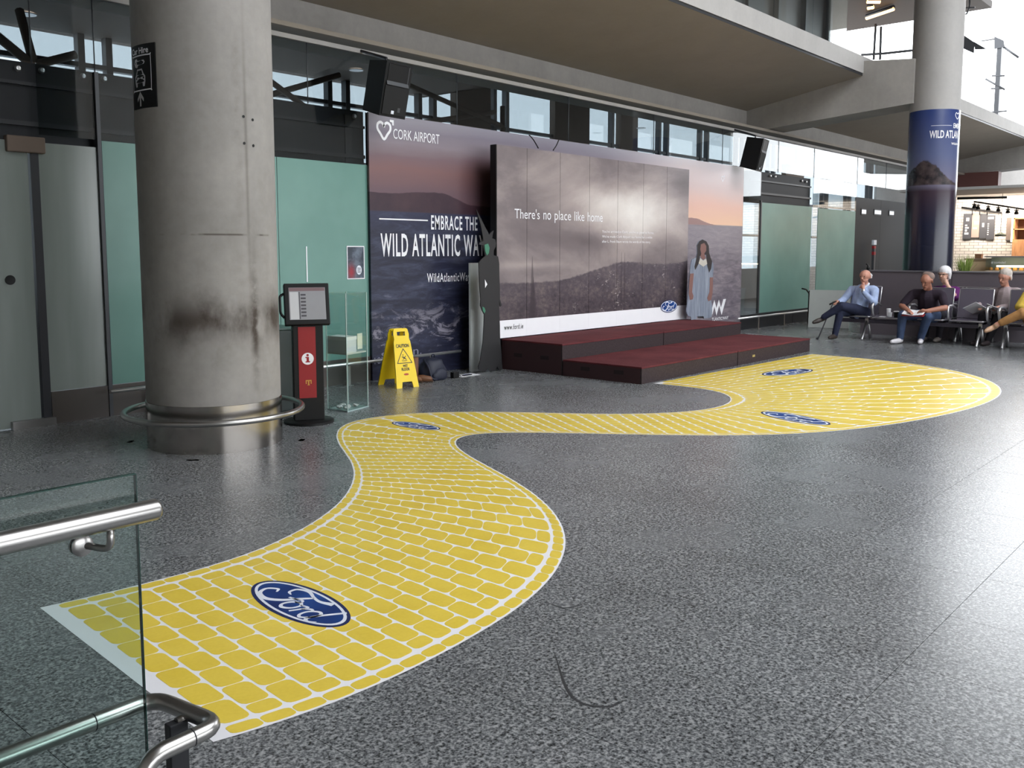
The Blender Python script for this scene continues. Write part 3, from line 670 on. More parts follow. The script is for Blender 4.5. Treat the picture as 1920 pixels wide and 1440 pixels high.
seams = [8.95] + [float(py(x, 400, KY)[0]) for x in (988, 1050, 1105, 1158, 1206, 1250)] + [13.84]
for a, b in zip(seams, seams[1:]):
    box('board', a + .0035, b - .0035, KY, KY + .05, .645 , 2.95, MAT['board'], bb)
    box('base_strip', a + .0005, b - .0005, KY - .002, KY + .05, .41, .645, MAT['white'], bb)
box('frame_side', 8.935, 8.95, KY - .002, KY + .10, .0, 2.95, MAT['black'], bb); box('frame_back', 8.95, 13.84, KY + .05, KY + .10, .41, 2.95, MAT['black'], bb)
for x in (9.6, 11.4, 13.2): box('back_leg', x - .03, x + .03, KY + .10, KY + .30, .0, 2.4, MAT['dark_metal'], bb)
BF = frame((0, KY - .004, 0), (1, 0, 0), (0, 0, 1))
for wd, x0, x1, y0, y1 in (("There's", 9.30, 9.83, 2.005, 2.14), ('no', 9.91, 10.08, 2.005, 2.10), ('place', 10.16, 10.54, 1.965, 2.14), ('like', 10.62, 10.86, 2.005, 2.14), ('home', 10.94, 11.32, 2.005, 2.14)):
    text('lettering', wd, x0, x1, y0, y1, BF, MAT['white'], bb, .0)
for k, tx in enumerate(("You've arrived in Cork, you're as good as home.", "We've made Cork Airport our home for a while", "after L. Frank Baum wrote the words of the story.")):
    text('lettering', tx, 11.31, 12.75 - .05 * k, 1.835 - .075 * k, 1.885 - .075 * k, BF, MAT['white'], bb, .0)['kind'] = 'stuff'
text('lettering', 'www.ford.ie', 9.09, 9.48, .515, .585, BF, MAT['grey_text'], bb, .0, spacing=1.15)
def ford_oval(name, M, L, parent):
    """blue oval badge, L long, lying in frame M (x along the word)"""
    a, b = L / 2, L / 2 * .40
    o = shape2d(name, [ellipse(a, b)], .0008, M, MAT['oval_dark'], parent)
    Mz = lambda z: M @ Matrix.Translation((0, 0, z))
    shape2d('oval_rim', [ellipse(a * .945, b * .88), ellipse(a * .89, b * .79)], .0004, Mz(.0009), MAT['silver_print'], o)
    shape2d('oval_field', [ellipse(a * .89, b * .79)], .0004, Mz(.0009), MAT['oval_blue'], o)
    st = [([(-.30, .06), (-.40, .10), (-.40, .22), (-.22, .28), (.0, .22), (.18, .20), (.38, .27)], [.02, .05, .06, .06, .05, .06, .11]),     # top bar of the F with its curl
          ([(.02, .21), (-.08, .08), (-.22, -.12), (-.42, -.24), (-.64, -.20), (-.72, -.06), (-.60, .04), (-.52, -.02)], [.05, .07, .08, .08, .07, .06, .05, .03]),   # stem and tail
          ([(-.24, .0), (-.12, .02), (-.02, .06), (.03, .02), (-.02, -.03), (-.07, .0)], [.04, .04, .04, .04, .03, .02]),                      # crossbar loop
          ([(-.10, -.18), (-.02, -.24), (.09, -.18), (.12, -.06), (.04, .0), (-.07, -.06)], [.05, .06, .05, .05, .05, .06], True),             # o
          ([(.10, -.04), (.20, -.01), (.24, -.03), (.20, -.14), (.16, -.24)], [.03, .04, .05, .05, .05]), ([(.22, -.10), (.30, -.02), (.37, -.02)], [.04, .05, .04]),   # r
          ([(.54, -.02), (.45, .01), (.35, -.08), (.35, -.20), (.43, -.24), (.53, -.14)], [.05, .05, .05, .05, .05, .05], True),               # bowl of d
          ([(.72, .24), (.64, .10), (.54, -.10), (.52, -.21), (.60, -.25), (.70, -.18)], [.06, .06, .06, .06, .05, .02])]                      # stem of d
    ribbons('script_lettering', [([(x * a, y * a) for x, y in q[0]], [w * a * .88 for w in q[1]]) + tuple(q[2:]) for q in st], Mz(.0016), MAT['silver_print'], o)
    return o
ford_oval('oval_badge', BF @ Matrix.Translation((13.25, .648, .001)), .53, bb)
# two cables over the billboard top
for k, (pts, lb) in enumerate((([(992, 253), (1000, 262), (1007, 278)], 'black cable drooping over the billboard top edge, left of the pair'), ([(1048, 262), (1043, 273), (1035, 282)], 'black cable drooping over the billboard top edge, right of the pair'))):
    q = [py(*p, KY + .25 - .12 * i) for i, p in enumerate(pts)]; 
    q[-1] = np.array([q[-1][0], KY - .012, q[-1][2]])
    setp(tube('cable', [tuple(p) for p in catmull(q, 6)], .008, MAT['black'], None, 6), lb, 'cable', 'cables on the billboard')

# ---- standees
def standee(nm, label, pts, Y, mat, strut_x, h):
    P = [py(*p, Y) for p in pts]; zf = .402 if Y < 7.95 else .002; P = [np.array([p[0], p[1], max(p[2], zf)]) for p in P]; base = (float(np.mean([p[0] for p in P])), Y, min(p[2] for p in P))
    t = thing(nm, label, 'standee', base)
    shape2d('cutout_board', [[(p[0], p[2]) for p in P]], .012, frame((0, Y + .006, 0), (1, 0, 0), (0, 0, 1)), mat, t)
    M = frame((strut_x, Y + .02, base[2]), (0, 1, 0), (0, 0, 1)); shape2d('back_strut', [[(0, 0), (.14, 0), (0, h)]], .01, M, MAT['white'], t)
    return t
zc = lambda L: [(860 + a * .2291, 380 + b * .2291) for a, b in L]
wt = [(143, 58), (175, 120), (215, 200), (248, 262), (262, 243), (285, 226), (276, 262), (272, 292), (296, 300), (303, 330), (300, 362), (286, 388), (284, 430), (320, 440), (330, 500), (331, 600), (335, 700), (336, 790), (350, 842), (338, 850), (328, 800), (330, 900), (335, 1000), (337, 1110), (345, 1200), (350, 1290), (357, 1365), (330, 1372), (312, 1338), (298, 1374), (262, 1380), (240, 1360), (215, 1380), (190, 1378), (165, 1367), (160, 1340), (175, 1290), (195, 1150), (205, 1000), (207, 915), (190, 882), (175, 842), (178, 790), (170, 680), (165, 560), (163, 490), (185, 462), (216, 437), (206, 395), (196, 350), (165, 341), (170, 325), (200, 314), (195, 270), (178, 180), (160, 120)]
MAT['standee_dark'] = plain('dark_standee_print', S(30, 29, 31), .6, var=.15, scale=4)
w = standee('figure_standee', 'tall dark cut-out standee with a pointed hat outline left of the stage', zc(wt), 7.98, MAT['standee_dark'], 8.68, 1.2)
sk = plain('muted_green_print', S(60, 120, 96), .5); yy = 7.966
for nm, pts in (('plain_patch', [(205, 345), (235, 335), (247, 370), (240, 415), (225, 432), (212, 400)]), ('plain_patch', [(188, 850), (205, 860), (214, 885), (206, 905), (192, 885)])):
    shape2d(nm, [[(p[0], p[2]) for p in (py(*q, 7.98) for q in zc(pts))]], .001, frame((0, yy + .001, 0), (1, 0, 0), (0, 0, 1)), sk, w)
shape2d('arm_gap', [[(p[0], p[2]) for p in (py(*q, 7.98) for q in zc([(208, 628), (228, 668), (210, 698)]))]], .001, frame((0, yy + .001, 0), (1, 0, 0), (0, 0, 1)), MAT['white'], w)
box('plain_board', 8.57, 8.935, 8.22, 8.25, .0, 1.415, plain('light_grey_board', S(226, 232, 230), .5))
setp(bpy.context.scene.objects['plain_board'], 'tall narrow light grey board standing behind the dark pointed standee', 'board')
zg = lambda L: [(1270 + a * .125, 430 + b * .125) for a, b in L]
gl = [(370, 150), (430, 180), (465, 250), (470, 350), (490, 420), (515, 470), (535, 520), (540, 600), (528, 720), (525, 860), (520, 960), (500, 1060), (515, 1130), (520, 1250), (510, 1310), (480, 1332), (480, 1372), (395, 1372), (390, 1305), (285, 1305), (285, 1372), (205, 1372), (200, 1312), (150, 1292), (130, 1220), (150, 1080), (160, 960), (170, 820), (185, 660), (195, 540), (215, 450), (280, 420), (295, 350), (290, 240), (320, 180)]
GYP = 7.93
gm = MB('pale_blue_dress_print', .6); gv = gm.noise(3, 4, .6, gm.vec(9, 1, .8)); gm.base(gm.ramp(gv, [(.3, S(98, 106, 124)), (.7, S(142, 149, 162))]))
g_ = standee('figure_standee', 'cut-out standee of a person in a pale blue dress on the stage by the billboard', zg(gl), GYP, gm.m, 14.2, .9)
hairm = plain('dark_brown_print', S(34, 26, 28), .6); skin_p = plain('skin_tone_print', S(122, 86, 80), .6)
gF = frame((0, GYP - .009, 0), (1, 0, 0), (0, 0, 1)); gF2 = frame((0, GYP - .0105, 0), (1, 0, 0), (0, 0, 1))
def gp(nm, L, mt, F): shape2d(nm, [[(p[0], p[2]) for p in (py(*q, GYP) for q in zg(L))]], .0008, F, mt, g_)
gp('printed_hair', [(370, 152), (430, 182), (465, 250), (470, 350), (492, 425), (515, 480), (500, 590), (470, 650), (430, 500), (425, 380), (330, 400), (325, 490), (262, 610), (250, 560), (280, 430), (296, 350), (292, 240), (322, 182)], hairm, gF)
gp('printed_face', [(345, 225), (395, 205), (425, 250), (425, 320), (395, 365), (420, 430), (380, 460), (335, 410), (350, 365), (335, 300)], skin_p, gF2)
gp('printed_arm', [(185, 665), (240, 660), (225, 830), (215, 940), (235, 1000), (225, 1050), (180, 1060), (165, 960), (170, 820)], skin_p, gF)
gp('printed_arm', [(480, 720), (528, 720), (525, 860), (520, 960), (500, 1060), (460, 1080), (440, 1030), (475, 940), (480, 830)], skin_p, gF)
gp('printed_collar', [(335, 430), (380, 470), (425, 440), (440, 520), (380, 560), (310, 510)], plain('cream_print', S(186, 180, 170), .6), gF2)

# ================================================================== STAGE
def deck(label, x0, x1, y0, y1, h, handles):
    t = thing('stage_deck', label, 'stage', ((x0 + x1) / 2, (y0 + y1) / 2, 0), 'carpeted stage decks')
    box('front_panel', x0 + .004, x1 - .004, y0 + .004, y0 + .024, 0, h - .022, MAT['stage_side'], t)
    e = box('side_panel', x0 + .002, x0 + .02, y0 + .024, y1 - .002, 0, h - .022, MAT['stage_end'], t); box('side_panel', x1 - .02, x1 - .002, y0 + .024, y1 - .002, 0, h - .022, MAT['stage_end'], t)
    box('back_panel', x0 + .02, x1 - .02, y1 - .02, y1 - .002, 0, h - .022, MAT['stage_end'], t)
    box('carpet_top', x0, x1, y0, y1, h - .022, h, MAT['carpet'], t, .004)
    for y in handles: box('handle_slot', x0 - .001, x0 + .004, y - .07, y + .07, h * .45, h * .45 + .05, plain('slot_dark', S(34, 20, 22), .8), e, .0)
    return t
deck('upper stage deck next to the dark pointed standee', 9.03, 11.425, 7.06, 8.09, .40, (7.35, 7.8))
deck('upper stage deck in front of the blue dress standee', 11.435, 13.83, 7.06, 8.09, .40, ())
deck('lower front stage deck with handle slots in its dark end, near the wet floor sign', 9.03, 11.425, 5.87, 7.05, .205, (6.2, 6.7))
d4 = deck('lower front stage deck touching the wide end of the yellow floor path', 11.435, 13.83, 5.87, 7.05, .205, ())
for s in (-.02, .02): box('socket_cap', 11.9 + s - .012, 11.9 + s + .012, 5.866, 5.876, .08, .11, plain('brass_socket', S(190, 170, 110), .4), d4)

# ================================================================== YELLOW FLOOR PATH
A_px = [(75,1140),(160,1122),(265,1096),(400,1063),(480,1035),(540,1008),(600,975),(640,945),(660,915),(668,890),(663,868),(645,848),(632,832),(626,815),(632,800),(655,789),(700,781),(770,774),(850,771),(950,772),(1050,775),(1130,777),(1220,777),(1290,773),(1340,767),(1370,758),(1378,748),(1365,738),(1335,731),(1290,725),(1225,719)]
B_px = [(400,1392),(470,1373),(560,1343),(650,1310),(740,1272),(820,1232),(900,1188),(970,1145),(1020,1105),(1052,1065),(1068,1025),(1062,990),(1040,955),(1005,925),(960,897),(910,872),(870,851),(852,836),(850,826),(862,818),(890,813),(940,811),(1000,811),(1100,813),(1250,817),(1380,818),(1480,816),(1580,809),(1670,798),(1760,783),(1830,766),(1870,750),(1884,738),(1880,725),(1860,712),(1810,697),(1740,685),(1660,676),(1600,670),(1522,664)]
pairs = [((75,1140),(400,1392)),((333,1080),(700,1290)),((480,1035),(860,1210)),((540,1008),(930,1170)),((600,975),(1010,1114)),((650,933),(1066,1010)),((664,905),(1005,925)),((667,880),(925,879)),((650,853),(875,853)),((626,815),(851,830)),((700,781),(858,819)),((850,771),(930,811)),((980,773),(1080,812)),((1119,777),(1190,815)),((1198,777),(1268,817)),((1262,775),(1370,818)),((1310,771),(1480,816)),((1345,766),(1620,804)),((1370,758),(1780,779)),((1378,748),(1884,738)),((1365,738),(1800,695)),((1335,731),(1680,678)),((1225,719),(1522,664))]
def dense(P):
    w = np.array([pz(*p)[:2] for p in P])
    for _ in range(2):
        w[1:-1] = w[1:-1] * .6 + (w[:-2] + w[2:]) * .2          # take the tracing jitter out
    q = catmull(w, 14); s = np.r_[0, np.cumsum(np.hypot(*np.diff(q, axis=0).T))]; return q, s
qa, sa = dense(A_px); qb, sb = dense(B_px)
near = lambda q, s, p: s[np.argmin(((q - pz(*p)[:2]) ** 2).sum(1))]
ka = np.array([near(qa, sa, a) for a, b in pairs]); kb = np.array([near(qb, sb, b) for a, b in pairs]); ka[0] = kb[0] = 0; ka[-1] = sa[-1]; kb[-1] = sb[-1]
km = np.r_[0, np.cumsum(np.minimum(np.diff(ka), np.diff(kb)) * .92 + np.maximum(np.diff(ka), np.diff(kb)) * .08)]   # rows keep their pitch on the inner edge and fan out on the outer
def smooth_interp(t, k, v):
    T = np.linspace(0, k[-1], 600); g = np.interp(T, k, v)
    ker = np.hanning(41); ker /= ker.sum(); e = np.r_[2 * g[0] - g[20:0:-1], g, 2 * g[-1] - g[-2:-22:-1]]; g = np.convolve(e, ker, 'valid')
    g[0] = v[0]; g[-1] = v[-1]
    return np.interp(t, T, g)
def at(s, t):
    """point of the path: s 0..1 from edge A to edge B, t metres along the middle"""
    u = smooth_interp(t, km, ka); v = smooth_interp(t, km, kb)
    pa = np.stack([np.interp(u, sa, qa[:, 0]), np.interp(u, sa, qa[:, 1])], -1); pb = np.stack([np.interp(v, sb, qb[:, 0]), np.interp(v, sb, qb[:, 1])], -1)
    s = np.asarray(s)[..., None]; return pa * (1 - s) + pb * s
LEN = float(km[-1]); PITCH_R = .1165; START = .065; NR = round((LEN - START) / PITCH_R); PITCH_R = (LEN - START) / NR
road = thing('yellow_floor_path', 'winding yellow brick path sticker laid across the grey floor up to the stage', 'floor sticker', (float(pz(75, 1140)[0]), 3.3, 0))
tt = np.linspace(0, LEN, 260); ss = np.linspace(0, 1, 7); V = []; Fc = []
for t in tt:
    for p in at(ss, np.full(7, t)): V.append((p[0], p[1], .0016))
for i in range(259):
    for j in range(6): a = i * 7 + j; Fc.append((a, a + 1, a + 8, a + 7))
vb = pyd('vinyl_base', V, Fc, MAT['vinyl_white'], road)
def brick_geo(s0, s1, t0, t1, gs, gt, wid):
    """rounded brick between joints; gs, gt joint widths in metres"""
    ds = gs / wid / 2; s0 += ds; s1 -= ds; t0 += gt / 2; t1 -= gt / 2
    rs = min(.030 / wid * max(1, wid / 1.7), (s1 - s0) * .26); rt = min(.030, (t1 - t0) * .28); P = []
    for (cs, ct, a0) in ((s1 - rs, t1 - rt, 0), (s0 + rs, t1 - rt, 90), (s0 + rs, t0 + rt, 180), (s1 - rs, t0 + rt, 270)):
        for k in range(4):
            a = math.radians(a0 + 30 * k); P.append((cs + rs * math.cos(a), ct + rt * math.sin(a)))
    P = np.array(P); return at(P[:, 0], P[:, 1])
bricks = []
for r in range(NR):
    t0 = START + r * PITCH_R; t1 = t0 + PITCH_R; tm = (t0 + t1) / 2
    wid = float(np.hypot(*(at(np.array([1.0]), np.array([tm]))[0] - at(np.array([0.0]), np.array([tm]))[0])))
    gj = .006 * min(1.6, wid / 1.57) + .001
    f0 = .090 / 1.57 if wid < 1.6 else (.074 * min(1.8, wid / 1.57) + .022) / wid
    sl = []; n = 8; w = (1 - 2 * f0) / n
    cuts = [f0 + w * k for k in range(n + 1)] if r % 2 == 0 else [f0] + [f0 + w * (k + .5) for k in range(n)] + [1 - f0]
    sl += [(a, b, 0) for a, b in zip(cuts, cuts[1:])]
    for (a, b, border) in sl: bricks.append(brick_geo(a, b, t0, t1, gj * .62, .0105, wid))
TT = np.linspace(0, LEN, 1500)
for edge, kk, S0 in ((0, ka, sa), (1, kb, sb)):          # border bricks keep an even pitch along their own edge
    arc = smooth_interp(TT, km, kk); n = int((S0[-1] - START) / .1165)
    for k in range(n):
        t0, t1 = np.interp([START + k * .1165, START + (k + 1) * .1165], arc, TT)
        if t1 - t0 < .01: continue
        wid = float(np.hypot(*(at(np.array([1.0]), np.array([t0]))[0] - at(np.array([0.0]), np.array([t0]))[0])))
        e0, e1 = .012 / wid, .074 / wid * min(1.8, wid / 1.57); a, b = (e0, e1) if edge == 0 else (1 - e1, 1 - e0)
        bricks.append(brick_geo(a, b, t0, t1, .0, .045 * (t1 - t0), wid))
def area_px(P):
    q = proj(np.c_[P, np.zeros(len(P))]); x, y = q[:, 0], q[:, 1]
    if (x.max() < 0 or x.min() > 1920 or y.min() > 1440): return 0
    return abs((x * np.roll(y, -1) - y * np.roll(x, -1)).sum()) / 2
order = sorted(range(len(bricks)), key=lambda i: -area_px(bricks[i])); V = []; Fc = []
for k, i in enumerate(order):
    P = bricks[i]; n = len(P)
    if k < 300:
        c = P.mean(0)
        me = bpy.data.meshes.new('brick'); me.from_pydata([(p[0] - c[0], p[1] - c[1], .0006) for p in P] + [(p[0] - c[0], p[1] - c[1], 0) for p in P], [], [tuple(range(n))] + [(j, n + j, n + (j + 1) % n, (j + 1) % n) for j in range(n)])
        me.materials.append(MAT['yellow']); o = bpy.data.objects.new('brick', me); COL.objects.link(o); attach(o, road); o.location = (c[0], c[1], .0017)
    else:
        b0 = len(V); V += [(p[0], p[1], .0023) for p in P]; Fc.append(tuple(range(b0, b0 + n)))
setp(pyd('brick', V, Fc, MAT['yellow'], road), kind='stuff')
for (c, L, R, ln, who) in (((2.33, 3.303), (2.36, 3.66), (2.30, 2.95), .70, 0), ((5.515, 5.98), (5.51, 6.22), (5.53, 5.74), .57, 1), ((11.20, 5.04), (10.74, 5.12), (11.69, 4.96), .98, 2), ((8.125, 3.575), (8.24, 3.92), (8.01, 3.23), .80, 3)):
    u = Vector((R[0] - L[0], R[1] - L[1], 0)).normalized(); v = Vector((-u.y, u.x, 0))
    ford_oval('oval_badge', frame((c[0], c[1], .0026), u, v), ln, road)

# ================================================================== FOREGROUND GLASS BALUSTRADE
GYB = 2.10
ba = thing('glass_balustrade', 'glass balustrade panel with a steel handrail in the near left corner', 'balustrade', (0, GYB, 0))
box('glass_panel', -2.2, 1.02, GYB - .006, GYB + .006, .06, 1.028, MAT['balus'], ba)
box('glass_edge', 1.0195, 1.0215, GYB - .006, GYB + .006, .06, 1.028, MAT['glass_edge'], ba); box('glass_edge', -2.2, 1.02, GYB - .006, GYB + .006, 1.0275, 1.030, MAT['glass_edge'], ba)
hr = tube('handrail', [(-2.2, 2.035, .95), (1.035, 2.035, .95), (1.043, 2.035, .95)], [.0255, .0255, .021], MAT['steel'], ba, 24)
bx_ = float(py(155, 1008, GYB)[0])
bxr = float(py(206, 985, 2.035)[0])
tube('rail_bracket', [(bxr, 2.035, .93), (bxr, 2.035, .878), (bx_, 2.095, .885)], .0085, MAT['steel'], ba, 10, fil=.025)
lathe('bracket_rose', [(0, 0), (.025, 0), (.025, .004), (.018, .008), (0, .009)], MAT['steel'], ba, seg=20, M=frame((bx_ - .005, GYB - .006, .885), (1, 0, 0), (0, 0, 1)))
lathe('bracket_rose', [(0, 0), (.025, 0), (.025, .004), (.018, .008), (0, .009)], MAT['steel'], ba, seg=20, M=frame((bx_ - .005, GYB + .006, .885), (-1, 0, 0), (0, 0, 1)))
box('glass_shoe', -2.2, .75, GYB - .03, GYB + .03, 0, .07, MAT['steel'], ba)
lr = thing('low_guard_rail', 'low steel guard rail looping round the end of the near glass balustrade', 'guard rail', (1.1, GYB, 0))
zl = .38
pts = [(-2.2, 2.235, zl), (1.115, 2.235, zl), (1.155, 1.985, zl), (.955, 1.975, zl), (.935, 1.972, zl - .10), (.93, 1.972, .0)]
tube('rail_tube', pts, .0215, MAT['steel'], lr, 16, fil=.055)
box('rail_post', 1.075, 1.125, 2.085, 2.115, .0, zl - .01, MAT['dark_metal'], lr, .003)
box('post_foot', 1.045, 1.155, 2.06, 2.14, 0, .006, MAT['steel'], lr)
tube('post_arm', [(1.10, 2.10, zl - .012), (1.136, 2.10, zl - .012)], .012, MAT['steel'], lr, 8)
for p, q in (((.95, 2.235, zl), (.953, 2.235, zl)), ((1.075, 1.981, zl), (1.078, 1.9811, zl))): tube('rail_joint', [p, q], .0222, MAT['dark_metal'], lr, 16)

# ================================================================== WALL GUARD RAILS
def wall_rail(label, x0, x1, posts):
    t = thing('wall_guard_rail', label, 'guard rail', (x0, 8.40, 0), 'low steel rails along the glass wall')
    tube('rail_tube', [(x0, 8.40, .255), (x1, 8.40, .255)], .02, MAT['chrome'], t, 12)
    for x in posts:
        p = box('rail_post', x - .02, x + .02, 8.393, 8.407, .006, .24, MAT['steel'], t); box('foot_plate', x - .05, x + .05, 8.37, 8.43, 0, .006, MAT['steel'], p)
wall_rail('low steel rail on the wall left of the stained column', 3.88, 4.9, (4.35,))
wall_rail('low steel rail on the wall running behind the wet floor sign', 5.2, 8.56, (5.4, 6.7, 8.02))
wall_rail('low steel rail on the wall right of the stage', 16.3, 20.4, (17.2, 18.4, 19.6))

# ================================================================== INFORMATION KIOSK, CABINET, DONATION BOX, POSTER
kc = Vector((5.0, 6.86, 0)); kn = Vector((-.50, -.865, 0)).normalized(); ku = Vector((-kn.y, kn.x, 0))   # ku points right as seen from the front
KM = frame(kc, ku, (0, 0, 1))                     # x right, y up, z towards the viewer
ki = thing('information_kiosk', 'black information kiosk with tilted touch screen and red front panel', 'kiosk', tuple(kc))
def kbox(nm, x0, x1, y0, y1, z0, z1, mat, parent=ki, bev=0.0, M=KM): return box(nm, x0, x1, y0, y1, z0, z1, mat, parent, bev, M)
lathe('base_disc', [(0, 0), (.225, 0), (.225, .02), (.215, .028), (0, .03)], MAT['black'], ki, tuple(kc), 40)
kbox('pedestal', -.135, .135, .028, .90, -.07, .07, MAT['black'], ki, .006)
red = kbox('red_panel', -.088, .066, .235, .885, .07, .074, plain('red_panel_print', S(140, 22, 28), .5), ki)
KF = KM @ Matrix.Translation((0, 0, .0745))
shape2d('info_disc', [ellipse(.054, .054, 36, -.008, .595)], .0006, KF, MAT['white'], red)
ir = plain('red_info_print', S(150, 20, 28), .5); KF3 = KM @ Matrix.Translation((0, 0, .0755))
shape2d('info_letter', [ellipse(.011, .011, 20, -.008, .628), [(-.028, .612), (.003, .612), (.003, .572), (.013, .572), (.013, .562), (-.028, .562), (-.028, .572), (-.018, .572), (-.018, .602), (-.028, .602)]], .0004, KF3, ir, red)
gold = plain('gold_print', S(190, 140, 60), .5)
shape2d('gold_emblem', [[(-.03, .40), (-.03, .365), (-.022, .365), (-.022, .39), (-.010, .39), (-.010, .36), (-.016, .352), (.008, .352), (.002, .36), (.002, .39), (.014, .39), (.014, .365), (.022, .365), (.022, .40)]], .0004, KF, gold, red)
TM = KM @ Matrix.Translation((.0, 1.085, .03)) @ Matrix.Rotation(math.radians(-14), 4, 'X')
hd = box('screen_housing', -.20, .20, -.19, .19, -.05, .03, MAT['black'], ki, .008, TM)
box('screen', -.158, .165, -.145, .15, .03, .0315, plain('grey_screen', S(150, 150, 154), .2), hd, 0, TM)
TF = TM @ Matrix.Translation((0, 0, .0318)); dk = plain('screen_dark_print', S(70, 68, 74), .4)
lt = plain('screen_light_print', S(196, 196, 198), .3)
for (x0, x1, y0, y1, mt) in ((-.155, .16, .118, .148, plain('screen_header_print', S(120, 96, 100), .4)), (-.15, -.075, -.14, .11, lt), (-.070, -.062, -.14, .11, dk)):
    shape2d('screen_block', [[(x0, y0), (x1, y0), (x1, y1), (x0, y1)]], .0002, TF, mt, hd)
for k in range(7):
    y = .075 - k * .032; shape2d('screen_row', [[(-.055, y), (-.01, y), (-.01, y + .016), (-.055, y + .016)]], .0002, TF, dk, hd)
tube('side_handle', [TM @ Vector(p) for p in ((-.20, .10, 0), (-.235, .08, .0), (-.235, -.08, 0), (-.20, -.12, 0))], .012, MAT['black'], hd, 8, fil=.03)
setp(box('dark_cabinet', 4.98, 5.42, 7.5, 8.0, 0, .80, plain('dark_green_cabinet', S(24, 36, 34), .4), None, .01), 'dark green waist-high cabinet half hidden behind the kiosk', 'cabinet')
cabo = bpy.context.scene.objects['dark_cabinet']; box('cabinet_top', 4.97, 5.43, 7.49, 8.01, .80, .82, plain('cabinet_top_green', S(40, 66, 60), .35), cabo, .004)

P0 = np.array([5.558, 6.998]); uu = np.array([.33, .09]); vv = np.array([-.035, .267])
def q2(a, b, z): p = P0 + uu * a + vv * b; return (p[0], p[1], z)
db = thing('donation_box', 'tall clear acrylic donation box with a grey collar beside the kiosk', 'donation box', q2(.5, .5, 0))
HB = 1.16
def slab(nm, a0, a1, b0, b1, z0, z1, mat, parent=db):
    return pyd(nm, [q2(a, b, z) for z in (z0, z1) for a, b in ((a0, b0), (a1, b0), (a1, b1), (a0, b1))], [(3, 2, 1, 0), (4, 5, 6, 7), (0, 1, 5, 4), (1, 2, 6, 5), (2, 3, 7, 6), (3, 0, 4, 7)], mat, parent)
e = .018
for nm, r in (('acrylic_panel', (0, 1, 0, e)), ('acrylic_panel', (0, e, e, 1)), ('acrylic_panel', (1 - e, 1, e, 1)), ('acrylic_panel', (e, 1 - e, 1 - e, 1))): slab(nm, *r, .012, HB, MAT['acryl'])
for (a_, b_) in ((0, 0), (1, 0), (0, 1), (1, 1)):
    slab('edge_strip', a_ - .012, a_ + .012, b_ - .014, b_ + .014, .0, HB, plain('acrylic_edge', S(176, 196, 190), .3))
slab('acrylic_floor', 0, 1, 0, 1, 0, .012, plain('acrylic_floor', S(150, 172, 170), .2))
slab('grey_collar', e * 1.3, 1 - e * 1.3, e * 1.3, 1 - e * 1.3, .56, .575, plain('acrylic_shelf', S(196, 198, 190), .3))
slab('coin_ramp', e * 1.3, .5, e * 1.3, 1 - e * 1.3, .575, .70, plain('grey_collar_plastic', S(210, 212, 212), .35)); slab('ramp_lid', e * 1.3, .52, e * 1.3, 1 - e * 1.3, .70, .735, plain('grey_lid_plastic', S(226, 226, 224), .3))
slab('notice_card', .56, .80, .03, .045, .60, .755, plain('cream_notice', S(226, 222, 200), .6))
for a, b in ((.2, .25), (.2, .62), (.42, .42), (.5, .78), (.68, .3)):      # crumpled notes in the bottom
    p = Vector(q2(a, b, .015)); bm = bmesh.new(); bmesh.ops.create_icosphere(bm, subdivisions=2, radius=.03)
    for v in bm.verts: v.co = Vector((v.co.x * rng.uniform(.8, 1.4), v.co.y * rng.uniform(.8, 1.4), (v.co.z * .5 + .015) * rng.uniform(.7, 1.2))) + p
    setp(bm_obj('crumpled_note', bm, plain('paper_note', S(200, 198, 196), .8)), 'small crumpled paper note inside the bottom of the acrylic box', 'note', 'notes in the donation box')
po = thing('small_poster', 'small dark picture poster with a white round badge stuck on the frosted glass', 'poster', tuple(py(668, 491, WY - .02)))
a = py(651.5, 463, WY - .012); b = py(682.5, 521, WY - .012)
m = MB('dark_poster_print', .35); X, Y, Z = m.xyz()
pn = m.noise(6, 5, .6); pc = m.ramp(pn, [(.3, S(18, 28, 44)), (.5, S(40, 50, 66)), (.68, S(96, 106, 122))])
pc = m.mix((X.gauss(float(a[0] + .05), .05) * Z.gauss(float(b[2] + .07), .08)).smin(1), pc, S(150, 24, 44)); m.base(pc)
box('poster_sheet', a[0], b[0], a[1] - .002, a[1], b[2], a[2], m.m, po)
box('poster_border', a[0] - .012, b[0] + .012, a[1], a[1] + .003, b[2] - .012, a[2] + .012, MAT['white'], po)
PF = frame((0, a[1] - .003, 0), (1, 0, 0), (0, 0, 1)); cx_, cz_ = a[0] + .165, b[2] + .095
shape2d('round_badge', [ellipse(.04, .055, 28, cx_, cz_)], .0006, PF, MAT['silver_print'], po)
for k in range(4): shape2d('badge_line', [[(cx_ - .026, cz_ + .028 - k * .017), (cx_ + .026, cz_ + .024 - k * .017), (cx_ + .026, cz_ + .017 - k * .017), (cx_ - .026, cz_ + .021 - k * .017)]], .0004, PF @ Matrix.Translation((0, 0, .0008)), MAT['grey_text'], po)

